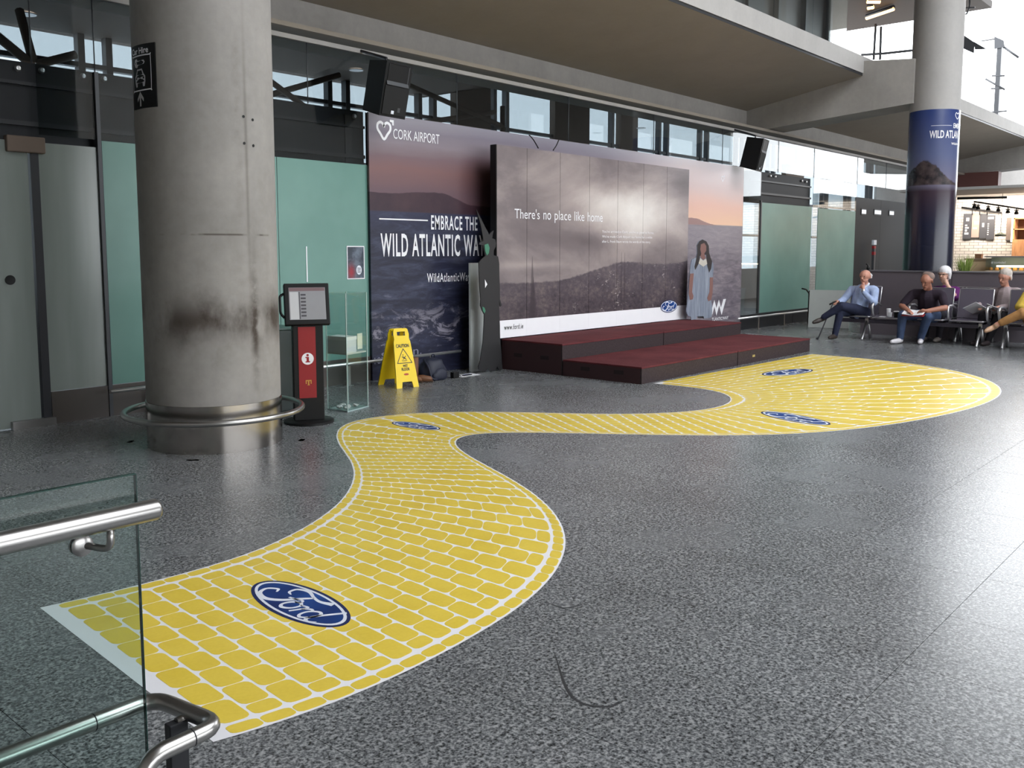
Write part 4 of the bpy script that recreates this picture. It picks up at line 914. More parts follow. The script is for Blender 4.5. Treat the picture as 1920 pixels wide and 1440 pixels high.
# ================================================================== WET FLOOR SIGN, BAG AND SMALL THINGS
ws = thing('wet_floor_sign', 'yellow folding caution wet floor sign in front of the mural', 'floor sign', (7.06, 7.95, 0))
def sign_panel(nm, bl, br, topc, extra):
    bl, br, tc = Vector(bl), Vector(br), Vector(topc); u = (br - bl); w = u.length; mid = (bl + br) / 2; v = tc - mid; h = v.length
    M = frame(mid, u, v); hw = w / 2; t = .115
    outer = [(-hw, 0), (-hw * .52, 0), (-hw * .42, .10 * h), (hw * .42, .10 * h), (hw * .52, 0), (hw, 0), (hw * .74, .78 * h), (hw * .66, .82 * h), (hw * .70, .90 * h), (hw * .62, .985 * h), (hw * .5, h), (-hw * .5, h), (-hw * .62, .985 * h), (-hw * .70, .90 * h), (-hw * .66, .82 * h), (-hw * .74, .78 * h)]
    hole = [(-hw * .36, .875 * h), (hw * .36, .875 * h), (hw * .36, .945 * h), (-hw * .36, .945 * h)]
    o = shape2d(nm, [outer, hole], .016, M @ Matrix.Translation((0, 0, -.016)), MAT['sign_yellow'], ws)
    if extra:
        F = M @ Matrix.Translation((0, 0, .0012)); mt = MAT['grey_text']
        text('lettering', 'CAUTION', -hw * .60, hw * .56, .675 * h, .735 * h, F, mt, o, .03)
        tri = [(-hw * .66, .40 * h), (hw * .66, .40 * h), (0, .645 * h)]
        ribbons('warning_triangle', [([(-hw * .56, .415 * h), (0, .415 * h), (hw * .56, .415 * h), (hw * .60, .435 * h), (hw * .07, .63 * h), (-hw * .07, .63 * h), (-hw * .60, .435 * h)], [.009] * 7, True)], F, mt, o)
        ribbons('slipping_figure', [([(-.035, .455 * h), (.0, .45 * h), (.035, .455 * h)], [.006] * 3), ([(-.03, .52 * h), (-.005, .51 * h), (.01, .49 * h), (.03, .47 * h)], [.008, .014, .012, .006]), ([(-.022, .475 * h), (.0, .495 * h), (.025, .535 * h)], [.006, .01, .006]), ([(-.016, .555 * h), (-.008, .545 * h)], [.014, .014])], F, mt, o)
        text('lettering', 'WET', -hw * .22, hw * .22, .345 * h, .39 * h, F, mt, o, .03); text('lettering', 'FLOOR', -hw * .36, hw * .36, .285 * h, .335 * h, F, mt, o, .03)
        shape2d('maker_mark', [ellipse(hw * .22, .012, 24, 0, .225 * h)], .0005, F, plain('red_mark', S(176, 60, 30), .5), o)
    return o
sign_panel('front_panel', (6.90, 7.79, 0), (7.185, 7.725, 0), (7.06, 7.925, .675), True)
sign_panel('back_panel', (7.245, 8.125, 0), (6.955, 8.19, 0), (7.07, 7.965, .675), False)
tube('hinge_bar', [(6.975, 7.965, .655), (7.155, 7.925, .655)], .012, MAT['sign_yellow'], ws, 10)

def blob(name, c, rad, mat, seed, parent=None, flat=.0, sub=3, amp=.18):
    bm = bmesh.new(); bmesh.ops.create_icosphere(bm, subdivisions=sub, radius=1.0); from mathutils import noise as mn
    for v in bm.verts:
        k = 1 + amp * mn.noise(v.co * 1.7 + Vector((seed, 0, 0))); z = max(v.co.z * k, -.62)
        v.co = Vector((c[0] + v.co.x * k * rad[0], c[1] + v.co.y * k * rad[1], c[2] + (z + .62) * rad[2]))
    return bm_obj(name, bm, mat, parent, True)
navy = plain('navy_nylon', S(26, 30, 48), .6)
bp = thing('backpack', 'slumped navy backpack on the floor under the mural', 'bag', (7.72, 8.06, 0))
blob('bag_body', (7.72, 8.06, 0), (.19, .13, .17), navy, 2.0, bp); blob('front_pocket', (7.74, 7.95, 0), (.12, .05, .09), navy, 5.0, bp)
tube('shoulder_strap', [(7.60, 8.08, .25), (7.56, 7.95, .16), (7.58, 7.93, .03), (7.66, 7.92, .012)], .014, navy, bp, 8, fil=.05)
tube('grab_loop', [(7.70, 8.05, .272), (7.70, 8.05, .305), (7.75, 8.05, .305), (7.75, 8.05, .268)], .008, navy, bp, 6, fil=.02)
tan = plain('tan_leather', S(104, 66, 40), .6)
for k, (x, y, r) in enumerate(((7.37, 8.08, -.2), (7.44, 7.99, .1))):
    t = thing('ankle_boot', ('tan leather boot nearest the wall beside the navy backpack', 'tan leather boot in front of its pair beside the navy backpack')[k], 'boot', (x, y, 0), 'pair of tan boots')
    M = Matrix.Translation((x, y, 0)) @ Matrix.Rotation(r - .9, 4, 'Z')
    tube('boot_upper', [M @ Vector(p) for p in ((-.06, 0, .03), (-.06, 0, .12), (-.06, 0, .30))], [.045, .048, .05], tan, t, 14)
    tube('boot_toe', [M @ Vector(p) for p in ((-.07, 0, .045), (.04, 0, .045), (.13, 0, .035), (.155, 0, .03))], [.042, .044, .035, .012], tan, t, 12)
    box('boot_sole', -.115, .165, -.042, .042, 0, .018, plain('boot_sole', S(60, 40, 26), .7), t, .006, M)
bxx = thing('small_black_box', 'small black adapter box on the floor right of the navy backpack', 'adapter', (7.98, 7.93, 0))
box('adapter_body', 7.93, 8.03, 7.90, 7.96, 0, .075, MAT['black'], bxx, .006); tube('adapter_lead', [(8.03, 7.93, .03), (8.12, 7.95, .006), (8.20, 8.1, .006), (8.3, 8.3, .006)], .004, MAT['black'], bxx, 6, fil=.04)
setp(box('paper_sheet', 8.08, 8.42, 7.90, 8.08, .0005, .0025, MAT['white']), 'white paper sheet lying on the floor near the mural', 'paper')
ph = thing('black_phone', 'small black phone lying on the white paper sheet', 'phone', (8.24, 7.97, .003)); box('phone_body', 8.17, 8.31, 7.945, 7.995, .003, .014, MAT['black'], ph, .004); box('phone_screen', 8.18, 8.30, 7.95, 7.99, .014, .0145, MAT['oval_dark'], ph)

# ================================================================== SPEAKERS
def speaker(label, c, yaw, tilt):
    t = thing('wall_speaker', label, 'speaker', c, 'speakers over the stage')
    M = Matrix.Translation(c) @ Matrix.Rotation(yaw, 4, 'Z') @ Matrix.Rotation(tilt, 4, 'X')     # local -y is the front
    w0, w1, h, d = .215, .14, .30, .17
    V = [M @ Vector(p) for p in ((-w0, -d, -h), (w0, -d, -h), (w1, d, -h * .93), (-w1, d, -h * .93), (-w0, -d, h), (w0, -d, h), (w1, d, h * .93), (-w1, d, h * .93))]
    b = pyd('cabinet', V, [(3, 2, 1, 0), (4, 5, 6, 7), (0, 1, 5, 4), (1, 2, 6, 5), (2, 3, 7, 6), (3, 0, 4, 7)], MAT['black'], t)
    box('grille', -.19, .19, -d - .012, -d - .001, -.275, .04, MAT['black_cloth'], t, .004, M)
    hv = [(-.17, -d - .006, .085), (.17, -d - .006, .085), (.17, -d - .006, .28), (-.17, -d - .006, .28), (-.09, -d + .05, .15), (.09, -d + .05, .15), (.09, -d + .05, .23), (-.09, -d + .05, .23)]
    pyd('horn_flare', [M @ Vector(p) for p in hv], [(0, 1, 5, 4), (1, 2, 6, 5), (2, 3, 7, 6), (3, 0, 4, 7), (4, 5, 6, 7)], plain('horn_dark_grey', S(52, 52, 55), .5), t)
    pyd('horn_lip', [M @ Vector(p) for p in ((-.18, -d - .022, .05), (.18, -d - .022, .05), (.18, -d - .004, .09), (-.18, -d - .004, .09))], [(0, 1, 2, 3)], MAT['mullion'], t)
    box('logo_plate', -.045, -.0, -d - .0135, -d - .012, -.262, -.225, MAT['silver_print'], t, 0, M); box('logo_plate', .055, .095, -d - .0135, -d - .012, -.235, -.185, MAT['mullion'], t, 0, M)
    top = M @ Vector((0, .05, .30)); tube('hanging_bracket', [M @ Vector((-.0, .05, .26)), M @ Vector((0, .05, .33)), Vector((top.x, WY - .02, 3.89))], .018, MAT['dark_metal'], t, 8)
    return t
speaker('large black loudspeaker hanging above the airport logo', (7.06, 8.10, 3.41), math.radians(6), math.radians(13))
speaker('black loudspeaker hanging above the standee in the blue dress', (16.2, 8.10, 3.40), math.radians(12), math.radians(13))

# ================================================================== WAITING AREA
par = thing('parapet_wall', 'dark low parapet wall behind the waiting seats', 'low wall', (17.55, 2, 0))
for k in range(6): box('parapet_panel', 17.50, 17.62, 6.45 - 1.6 * (k + 1) + .003, 6.45 - 1.6 * k - .003, 0, 1.19, MAT['dark_wall'], par)
box('parapet_cap', 17.48, 17.64, -3.15, 6.47, 1.19, 1.215, plain('parapet_cap_grey', S(104, 102, 108), .35), par)

def bench(label, xs, units, legs):
    """beam seating facing -x; units = [(y centre, 'seat'|'table')]"""
    ys = [u[0] for u in units]; t = thing('beam_bench', label, 'bench', (xs + .25, sum(ys) / len(ys), 0), 'metal beam seating in the waiting area')
    y0, y1 = min(ys) - .31, max(ys) + .31
    box('beam', xs + .20, xs + .29, y0, y1, .29, .36, MAT['seat_dark'], t, .006)
    for (y, kind) in units:
        w = .265
        if kind == 'table':
            s = box('table_top', xs - .01, xs + .45, y - .30, y + .30, .395, .42, MAT['seat_dark'], t, .006); box('edge_strip', xs - .016, xs - .008, y - .30, y + .30, .40, .416, MAT['alu'], s)
        else:
            P = [(xs, .415), (xs + .03, .43), (xs + .22, .41), (xs + .42, .40), (xs + .47, .44)]; bm = bmesh.new()
            for (a, b) in zip(P, P[1:]):
                pass
            V = [(x, yy, z + dz) for dz in (0, -.018) for (x, z) in P for yy in (y - w, y + w)]; n = len(P); Fq = []
            for i in range(n - 1):
                a = 2 * i; Fq += [(a, a + 1, a + 3, a + 2), (2 * n + a, 2 * n + a + 2, 2 * n + a + 3, 2 * n + a + 1), (a, a + 2, 2 * n + a + 2, 2 * n + a), (a + 1, 2 * n + a + 1, 2 * n + a + 3, a + 3)]
            Fq += [(0, 2 * n, 2 * n + 1, 1), (2 * n - 2, 2 * n - 1, 4 * n - 1, 4 * n - 2)]; bm.free()
            s = pyd('seat', V, Fq, MAT['seat_dark'], t)
            tube('seat_edge', [(xs + .40, y - w, .405), (xs + .01, y - w, .418), (xs, y - w + .03, .416), (xs, y + w - .03, .416), (xs + .01, y + w, .418), (xs + .40, y + w, .405)], .009, MAT['alu'], s, 6)
            bk = pyd('backrest', [(xs + .45, y - w, .45), (xs + .45, y + w, .45), (xs + .57, y + w, .93), (xs + .57, y - w, .93), (xs + .468, y - w, .45), (xs + .468, y + w, .45), (xs + .588, y + w, .93), (xs + .588, y - w, .93)], [(0, 1, 2, 3), (7, 6, 5, 4), (0, 4, 5, 1), (1, 5, 6, 2), (2, 6, 7, 3), (3, 7, 4, 0)], MAT['seat_dark'], t)
            tube('back_edge', [(xs + .455, y - w, .45), (xs + .575, y - w, .925), (xs + .578, y - w + .02, .935), (xs + .578, y + w - .02, .935), (xs + .575, y + w, .925), (xs + .455, y + w, .45)], .010, MAT['alu'], bk, 6)
    bm_y = sorted({round(u[0] + d, 3) for u in units if u[1] == 'seat' for d in (-.30, .30)})
    keep = []
    for y in bm_y:
        if not keep or y - keep[-1] > .1: keep.append(y)
    for y in keep:
        tube('armrest', [(xs + .46, y, .60), (xs + .30, y, .645), (xs + .06, y, .645), (xs + .02, y, .60), (xs + .07, y, .47), (xs + .22, y, .35)], [.02, .024, .026, .026, .022, .018], MAT['alu'], t, 10, fil=.0)
    for y in legs:
        lg = box('leg_hub', xs + .19, xs + .30, y - .03, y + .03, .27, .38, MAT['alu'], t, .008)
        tube('leg', [(xs + .22, y, .33), (xs - .02, y - .01, .02), (xs - .04, y - .01, .0)], [.028, .024, .022], MAT['alu'], t, 8); tube('leg', [(xs + .27, y, .33), (xs + .44, y + .01, .02), (xs + .45, y + .01, .0)], [.028, .024, .022], MAT['alu'], t, 8)
    return t
FX, RX = 16.25, 16.92
bench('front beam bench with an end table top and two seated men', FX, [(6.10, 'seat'), (5.48, 'table'), (4.87, 'seat'), (4.25, 'seat')], (5.95, 4.08))
bench('beam bench at the right edge under the person in yellow', FX, [(3.47, 'seat'), (2.85, 'seat')], (3.70, 2.7))
bench('rear beam bench close to the dark parapet behind the front benches', RX, [(4.86, 'seat'), (4.39, 'seat'), (3.92, 'seat')], (4.6, 4.1))

# ---- people: one continuous surface grown from tapered limbs
def hull_pts(p, r, n=10):
    out = []
    for i in range(n + 1):
        th = PI * i / n
        for k in range(n): out.append((p[0] + r * math.sin(th) * math.cos(2 * PI * k / n), p[1] + r * math.sin(th) * math.sin(2 * PI * k / n), p[2] + r * math.cos(th)))
    return out
def grow(name, limbs, mats, parent, voxel=.0095, smooth=4):
    """limbs: (p0, r0, p1, r1, material index) in world space"""
    bm = bmesh.new()
    for (a, ra, b, rb, mi) in limbs:
        vs_ = [bm.verts.new(p) for p in hull_pts(a, ra) + hull_pts(b, rb)]
        r = bmesh.ops.convex_hull(bm, input=vs_); bmesh.ops.delete(bm, geom=list({g for g in r['geom_interior'] + r['geom_unused'] if isinstance(g, bmesh.types.BMVert)}), context='VERTS')
    me = bpy.data.meshes.new(name); bm.to_mesh(me); bm.free()
    o = bpy.data.objects.new('tmp', me); COL.objects.link(o)
    md = o.modifiers.new('r', 'REMESH'); md.mode = 'VOXEL'; md.voxel_size = voxel
    ms = o.modifiers.new('s', 'SMOOTH'); ms.factor = .5; ms.iterations = smooth
    me2 = bpy.data.meshes.new_from_object(o.evaluated_get(bpy.context.evaluated_depsgraph_get())); bpy.data.objects.remove(o); me2.name = name
    n = len(me2.polygons); c = np.empty(n * 3); me2.polygons.foreach_get('center', c); c = c.reshape(-1, 3); best = np.full(n, 1e9); idx = np.zeros(n, int)
    for (a, ra, b, rb, mi) in limbs:
        a, b = np.array(a), np.array(b); d = b - a; L = max(d @ d, 1e-9); t = np.clip((c - a) @ d / L, 0, 1); dist = np.linalg.norm(c - a - t[:, None] * d, axis=1) - (ra + (rb - ra) * t)
        k = dist < best; best[k] = dist[k]; idx[k] = mi
    me2.materials.clear()
    for mt in mats: me2.materials.append(mt)
    me2.polygons.foreach_set('material_index', idx); me2.polygons.foreach_set('use_smooth', [True] * n); me2.update()
    return mesh_obj(name, me2, None, parent)
def head_limbs(W, c, r=.095, tilt=(0, 0), turn=0.0):
    """head at c (centre of skull, local l f z); turn = where the nose points, in radians from straight ahead"""
    def P(l, f, z):
        l2 = l * math.cos(turn) + f * math.sin(turn); f2 = -l * math.sin(turn) + f * math.cos(turn)
        z2 = z; f3 = f2 - tilt[0] * z * -1.0; return W(c[0] + l2 + tilt[1] * z, c[1] + f3 + (-tilt[0] * 0), c[2] + z2 - tilt[0] * f2)
    L = [(P(0, -.02, .015), r * .98, P(0, .025, .02), r * .90, 0), (P(0, .03, -.05), r * .72, P(0, .045, -.085), r * .52, 0), (P(-.03, .075, -.01), .022, P(.03, .075, -.01), .022, 0),
         (P(0, .093, .012), .011, P(0, .118, -.028), .015, 0), (P(-.022, .09, -.062), .012, P(.022, .09, -.062), .012, 0), (P(0, .08, -.105), .022, P(0, .06, -.11), .025, 0),
         (P(-.09, -.005, .01), .018, P(-.092, -.01, -.035), .012, 0), (P(.09, -.005, .01), .018, P(.092, -.01, -.035), .012, 0), (P(-.04, .085, .030), .012, P(.04, .085, .030), .012, 0)]
    return L, P
def hand_limbs(W, wrist, palm, tip, up, thumb, mi=0):
    """palm centre, finger direction and curl: four unequal fingers and a thumb"""
    w, p, t, u = (np.array(q, float) for q in (wrist, palm, tip, up)); d = t - p; d /= np.linalg.norm(d); s = np.cross(d, u); s /= np.linalg.norm(s); u = np.cross(s, d)
    L = [(W(*w), .026, W(*p), .032, mi), (W(*(p - s * .022)), .022, W(*(p + s * .022)), .022, mi)]
    for k, (o, ln) in enumerate(((-.032, .062), (-.011, .075), (.011, .07), (.031, .055))):
        b = p + s * o + d * .022; m1 = b + d * ln * .55 - u * .008; e = m1 + d * ln * .35 - u * .032
        L += [(W(*b), .0105, W(*m1), .0095, mi), (W(*m1), .0095, W(*e), .008, mi)]
    th = p - s * .03 * thumb - d * .01; m1 = th - s * .025 * thumb + d * .022; e = m1 + d * .028 - u * .01
    L += [(W(*th), .012, W(*m1), .0105, mi), (W(*m1), .0105, W(*e), .009, mi)]
    return L
def shoe_limbs(W, ankle, heel, toe, mi):
    a, h, t = (np.array(q, float) for q in (ankle, heel, toe)); m_ = h * .45 + t * .55
    return [(W(*a), .045, W(*h), .042, mi), (W(*h), .040, W(*m_), .044, mi), (W(*m_), .044, W(*t), .030, mi)]
SK = {k: plain(k + '_skin', c, .5, var=.05, scale=20) for k, c in (('ruddy', S(196, 142, 122)), ('tanned', S(164, 112, 92)), ('pale', S(214, 170, 150)))}
def cloth(nm, col, rough=.85):
    m = MB(nm, rough, 0, .2); n = m.noise(9, 5, .6); m.base(m.ramp(n, [(.3, tuple(c * .8 for c in col[:3]) + (1,)), (.7, tuple(min(1, c * 1.15) for c in col[:3]) + (1,))])).bump(n, .35, .02); return m.m
dark_eye = plain('dark_eye', S(30, 24, 24), .3); white_hair = cloth('white_hair', S(222, 220, 222)); grey_hair = cloth('grey_hair', S(190, 180, 172))
def eyes(P, parent):
    for s in (-1, 1):
        q = P(s * .034, .094, .012); bm = bmesh.new(); bmesh.ops.create_uvsphere(bm, u_segments=8, v_segments=6, radius=.009); bmesh.ops.translate(bm, verts=bm.verts, vec=q); bm_obj('eye', bm, dark_eye, parent, True)
def hair(P, mat, parent, pts):
    limbs = [(P(*a), ra, P(*b), rb, 0) for a, ra, b, rb in pts]; return grow('hair', limbs, [mat], parent, .012, 3)
def frame_at(bx, by):
    return lambda l, f, z: (bx - f, by - l, z)     # l to the viewer's right, f forwards (towards -x)

# man in the pale blue shirt, legs crossed, hand on chin, other hand on a cane
W = frame_at(FX + .26, 6.12)
p1 = thing('person', 'seated man in a pale blue shirt and dark trousers, legs crossed, hand on chin', 'person', W(0, 0, 0))
hl, P = head_limbs(W, (.11, .06, 1.125), tilt=(.15, .03), turn=-.12)
sh, tr, so, sk = 1, 2, 3, 0
L = hl + [(W(.105, .03, 1.02), .055, W(.09, .0, .94), .062, sk),
    (W(-.10, .0, .86), .085, W(.24, .0, .88), .085, sh), (W(.06, .02, .84), .15, W(.02, .03, .62), .155, sh), (W(.02, .03, .62), .155, W(.0, .02, .50), .15, sh),
    (W(-.14, .0, .875), .075, W(-.24, .10, .70), .062, sh), (W(-.24, .10, .70), .062, W(-.25, .30, .655), .05, sh),
    (W(.27, .0, .875), .075, W(.31, .14, .665), .065, sh), (W(.31, .14, .665), .06, W(.17, .24, .84), .045, sh),
    (W(-.08, .02, .47), .12, W(.10, .02, .47), .12, tr), (W(-.08, .05, .48), .10, W(-.16, .46, .49), .075, tr), (W(-.16, .46, .49), .072, W(-.22, .50, .10), .055, tr),
    (W(.09, .06, .50), .105, W(-.12, .50, .60), .078, tr), (W(-.12, .50, .60), .075, W(-.40, .58, .40), .056, tr)]
L += hand_limbs(W, (-.25, .30, .655), (-.26, .38, .67), (-.28, .46, .65), (0, 0, 1), 1) + hand_limbs(W, (.165, .245, .85), (.13, .21, .945), (.10, .17, .99), (0, 1, .2), -1)
L += shoe_limbs(W, (-.22, .50, .09), (-.22, .48, .055), (-.24, .70, .045), so) + shoe_limbs(W, (-.40, .58, .38), (-.44, .57, .355), (-.54, .70, .30), so)
bd = grow('body', L, [SK['ruddy'], cloth('pale_blue_shirt', S(164, 180, 214)), cloth('dark_navy_trousers', S(44, 48, 68)), plain('dark_brown_shoe', S(52, 44, 40), .5)], p1)
eyes(P, p1); hair(P, white_hair, p1, [((-.088, -.03, .03), .022, (-.085, -.05, -.03), .022), ((.088, -.03, .03), .022, (.085, -.05, -.03), .022), ((-.06, -.095, .0), .03, (.06, -.095, .0), .03)])
grow('shirt_collar', [(W(.045, .055, .965), .022, W(.08, .095, .925), .018, 0), (W(.165, .05, .97), .022, W(.125, .095, .925), .018, 0), (W(.045, .055, .965), .022, W(.06, -.04, .99), .022, 0), (W(.165, .05, .97), .022, W(.14, -.04, .99), .022, 0)], [cloth('white_collar', S(220, 224, 236))], p1, .008, 2)
wt_ = grow('wrist_watch', [(W(.150, .235, .875), .038, W(.157, .238, .862), .038, 0)], [MAT['alu']], p1, .009, 2)
cane = thing('walking_cane', 'thin walking cane held by the man in the pale blue shirt', 'cane', W(-.40, .62, 0))
tube('cane_shaft', [W(-.46, .66, .02), W(-.30, .45, .64)], .011, MAT['mullion'], cane, 8); tube('cane_handle', [W(-.34, .50, .62), W(-.29, .44, .665), W(-.22, .36, .675)], .015, MAT['black'], cane, 8, fil=.03)
tube('cane_tip', [W(-.475, .68, .0), W(-.46, .66, .03)], [.024, .018], MAT['dark_metal'], cane, 10)

# man in the dark shirt, leaning forward over a book
W = frame_at(FX + .24, 4.92)
p2 = thing('person', 'seated man in a dark short-sleeved shirt and jeans leaning over an open book', 'person', W(0, 0, 0))
hl, P = head_limbs(W, (.06, .36, 1.085), tilt=(.55, .0), turn=-.25)
L = hl + [(W(.06, .31, 1.00), .062, W(.04, .22, .93), .07, sk),
    (W(-.17, .20, .84), .09, W(.23, .20, .84), .09, sh), (W(.03, .18, .80), .16, W(.02, .08, .62), .165, sh), (W(.02, .08, .62), .165, W(.0, .03, .50), .155, sh),
    (W(-.21, .22, .83), .078, W(-.31, .33, .68), .066, sh), (W(-.31, .33, .68), .052, W(-.33, .36, .64), .05, sk), (W(-.33, .36, .64), .05, W(-.16, .52, .565), .036, sk),
    (W(.27, .22, .83), .078, W(.34, .30, .69), .066, sh), (W(.34, .30, .69), .052, W(.36, .33, .63), .05, sk), (W(.36, .33, .63), .05, W(.12, .50, .575), .036, sk),
    (W(-.08, .02, .47), .12, W(.10, .02, .47), .12, tr), (W(-.10, .06, .475), .105, W(-.27, .48, .485), .082, tr), (W(-.27, .48, .485), .08, W(-.30, .46, .10), .058, tr),
    (W(.10, .06, .475), .105, W(.13, .46, .485), .082, tr), (W(.13, .46, .485), .08, W(-.02, .28, .10), .06, tr)]
L += hand_limbs(W, (-.16, .52, .565), (-.13, .56, .555), (-.07, .60, .55), (0, -.3, 1), 1) + hand_limbs(W, (.12, .50, .575), (.07, .53, .585), (.0, .56, .58), (0, -.3, 1), -1)
L += shoe_limbs(W, (-.30, .47, .09), (-.29, .46, .055), (-.36, .70, .045), so) + shoe_limbs(W, (-.02, .28, .09), (-.02, .26, .05), (.02, .46, .04), so)
grow('body', L, [SK['tanned'], cloth('dark_tee', S(46, 38, 48)), cloth('blue_jeans', S(66, 80, 108)), plain('white_trainer', S(214, 210, 214), .5)], p2); eyes(P, p2)
hair(P, plain('shaved_grey_hair', S(132, 112, 104), .8), p2, [((-.03, -.045, .04), .078, (.03, -.045, .04), .078)])
bk = thing('open_book', 'open book with white pages held by the man in the dark shirt', 'book', W(-.06, .53, .52))
Mb = frame(Vector(W(-.07, .52, .535)), Vector(W(1, 0, 0)) - Vector(W(0, 0, 0)), Vector((1, 0, .35)))
for s in (-1, 1): box('page_block', .002 * s, .17 * s, -.11, .11, -.006, .008, MAT['white'], bk, .003, Mb @ Matrix.Rotation(-.12 * s, 4, 'Y'))
box('book_cover', -.18, .18, -.115, .115, -.016, -.008, plain('red_cover', S(140, 36, 40), .5), bk, .003, Mb)

# woman with white hair in purple behind him
W = frame_at(RX + .22, 4.86)
p3 = thing('person', 'white-haired woman with glasses in a purple top, hand at mouth, behind the man reading', 'person', W(0, 0, 0))
hl, P = head_limbs(W, (.0, .06, 1.165), r=.092, turn=-.2, tilt=(.1, 0))
L = hl + [(W(.01, .03, 1.06), .05, W(.02, .0, .97), .055, sk),
    (W(-.12, .0, .88), .08, W(.18, .0, .88), .08, sh), (W(.03, .02, .84), .14, W(.02, .03, .62), .15, sh), (W(.02, .03, .62), .15, W(.0, .02, .50), .15, sh),
    (W(-.16, .0, .88), .07, W(-.24, .10, .66), .055, sh), (W(-.24, .10, .66), .05, W(-.12, .30, .60), .04, sh),
    (W(.20, .0, .88), .072, W(.24, .20, .76), .056, sh), (W(.24, .20, .76), .05, W(.10, .20, .98), .034, sk),
    (W(-.08, .02, .47), .12, W(.10, .02, .47), .12, tr), (W(-.08, .05, .47), .10, W(-.13, .44, .47), .075, tr), (W(-.13, .44, .47), .07, W(-.16, .42, .10), .05, tr),
    (W(.09, .05, .47), .10, W(.10, .44, .47), .075, tr), (W(.10, .44, .47), .07, W(.06, .42, .10), .05, tr)]
L += hand_limbs(W, (.10, .20, .98), (.06, .185, 1.05), (.0, .18, 1.10), (0, 1, 0), -1) + hand_limbs(W, (-.12, .30, .60), (-.05, .34, .60), (.02, .36, .59), (0, 0, 1), 1)
L += shoe_limbs(W, (-.16, .42, .09), (-.16, .41, .05), (-.19, .60, .04), so) + shoe_limbs(W, (.06, .42, .09), (.06, .41, .05), (.05, .60, .04), so)
grow('body', L, [SK['pale'], cloth('purple_top', S(96, 40, 100)), cloth('charcoal_trousers', S(46, 44, 50)), plain('grey_shoe', S(120, 112, 108), .5)], p3); eyes(P, p3)
hair(P, white_hair, p3, [((0, -.03, .05), .105, (0, .01, .06), .095), ((-.085, -.01, .02), .04, (-.085, -.01, -.06), .03), ((.085, -.01, .02), .04, (.085, -.01, -.06), .03), ((0, -.075, -.02), .06, (0, -.07, -.08), .05)])
gls = grow('glasses', [(P(-.055, .108, .014), .007, P(-.012, .115, .014), .007, 0), (P(.055, .108, .014), .007, P(.012, .115, .014), .007, 0), (P(-.012, .115, .014), .006, P(.012, .115, .014), .006, 0), (P(-.055, .108, .014), .006, P(-.092, .02, .018), .006, 0), (P(.055, .108, .014), .006, P(.092, .02, .018), .006, 0)], [MAT['black']], p3, .006, 1)

# person in grey with a newspaper
W = frame_at(RX + .22, 3.93)
p4 = thing('person', 'fair-haired person in a grey jacket bending over a newspaper near the right edge', 'person', W(0, 0, 0))
hl, P = head_limbs(W, (.05, .14, 1.14), turn=-.35, tilt=(.35, .02))
L = hl + [(W(.05, .10, 1.04), .052, W(.05, .05, .96), .058, sk),
    (W(-.12, .04, .87), .085, W(.22, .04, .88), .085, sh), (W(.05, .05, .84), .15, W(.02, .04, .62), .155, sh), (W(.02, .04, .62), .155, W(.0, .02, .50), .15, sh),
    (W(-.15, .04, .88), .076, W(-.26, .16, .74), .062, sh), (W(-.26, .16, .74), .058, W(-.26, .40, .66), .042, sh), (W(.24, .04, .88), .075, W(.28, .18, .68), .06, sh), (W(.28, .18, .68), .056, W(.06, .38, .64), .042, sh),
    (W(-.08, .02, .47), .12, W(.10, .02, .47), .12, tr), (W(-.08, .05, .47), .10, W(-.18, .44, .48), .076, tr), (W(-.18, .44, .48), .072, W(-.22, .50, .10), .052, tr), (W(.09, .05, .47), .10, W(.06, .46, .48), .076, tr), (W(.06, .46, .48), .072, W(-.06, .52, .10), .052, tr)]
L += hand_limbs(W, (-.26, .40, .66), (-.25, .45, .655), (-.21, .50, .63), (0, 0, 1), 1) + hand_limbs(W, (.06, .38, .64), (.03, .43, .635), (-.02, .48, .62), (0, 0, 1), -1)
L += shoe_limbs(W, (-.22, .50, .09), (-.22, .49, .05), (-.27, .70, .04), so) + shoe_limbs(W, (-.06, .52, .09), (-.06, .51, .05), (-.10, .72, .04), so)
grow('body', L, [SK['ruddy'], cloth('grey_jacket', S(150, 136, 138)), cloth('black_trousers', S(34, 32, 36)), plain('dark_shoe', S(44, 34, 36), .5)], p4); eyes(P, p4)
hair(P, grey_hair, p4, [((0, -.035, .045), .100, (0, .0, .06), .090), ((-.08, -.02, .01), .035, (-.08, -.03, -.04), .028), ((.08, -.02, .01), .035, (.08, -.03, -.04), .028)])
npp = thing('newspaper', 'folded white newspaper on the lap of the person in grey', 'newspaper', W(-.1, .45, .56))
for k, (c, dz, rz) in enumerate(((Vector(W(-.02, .44, .585)), .35, .1), (Vector(W(-.27, .50, .60)), -.5, -.2))):
    Mn = Matrix.Translation(c) @ Matrix.Rotation(rz, 4, 'Z') @ Matrix.Rotation(dz, 4, 'X') @ Matrix.Rotation(.45, 4, 'Y')
    box('newspaper_sheet', -.19, .17, -.12, .12, -.003, .003, MAT['white'], npp, 0, Mn)

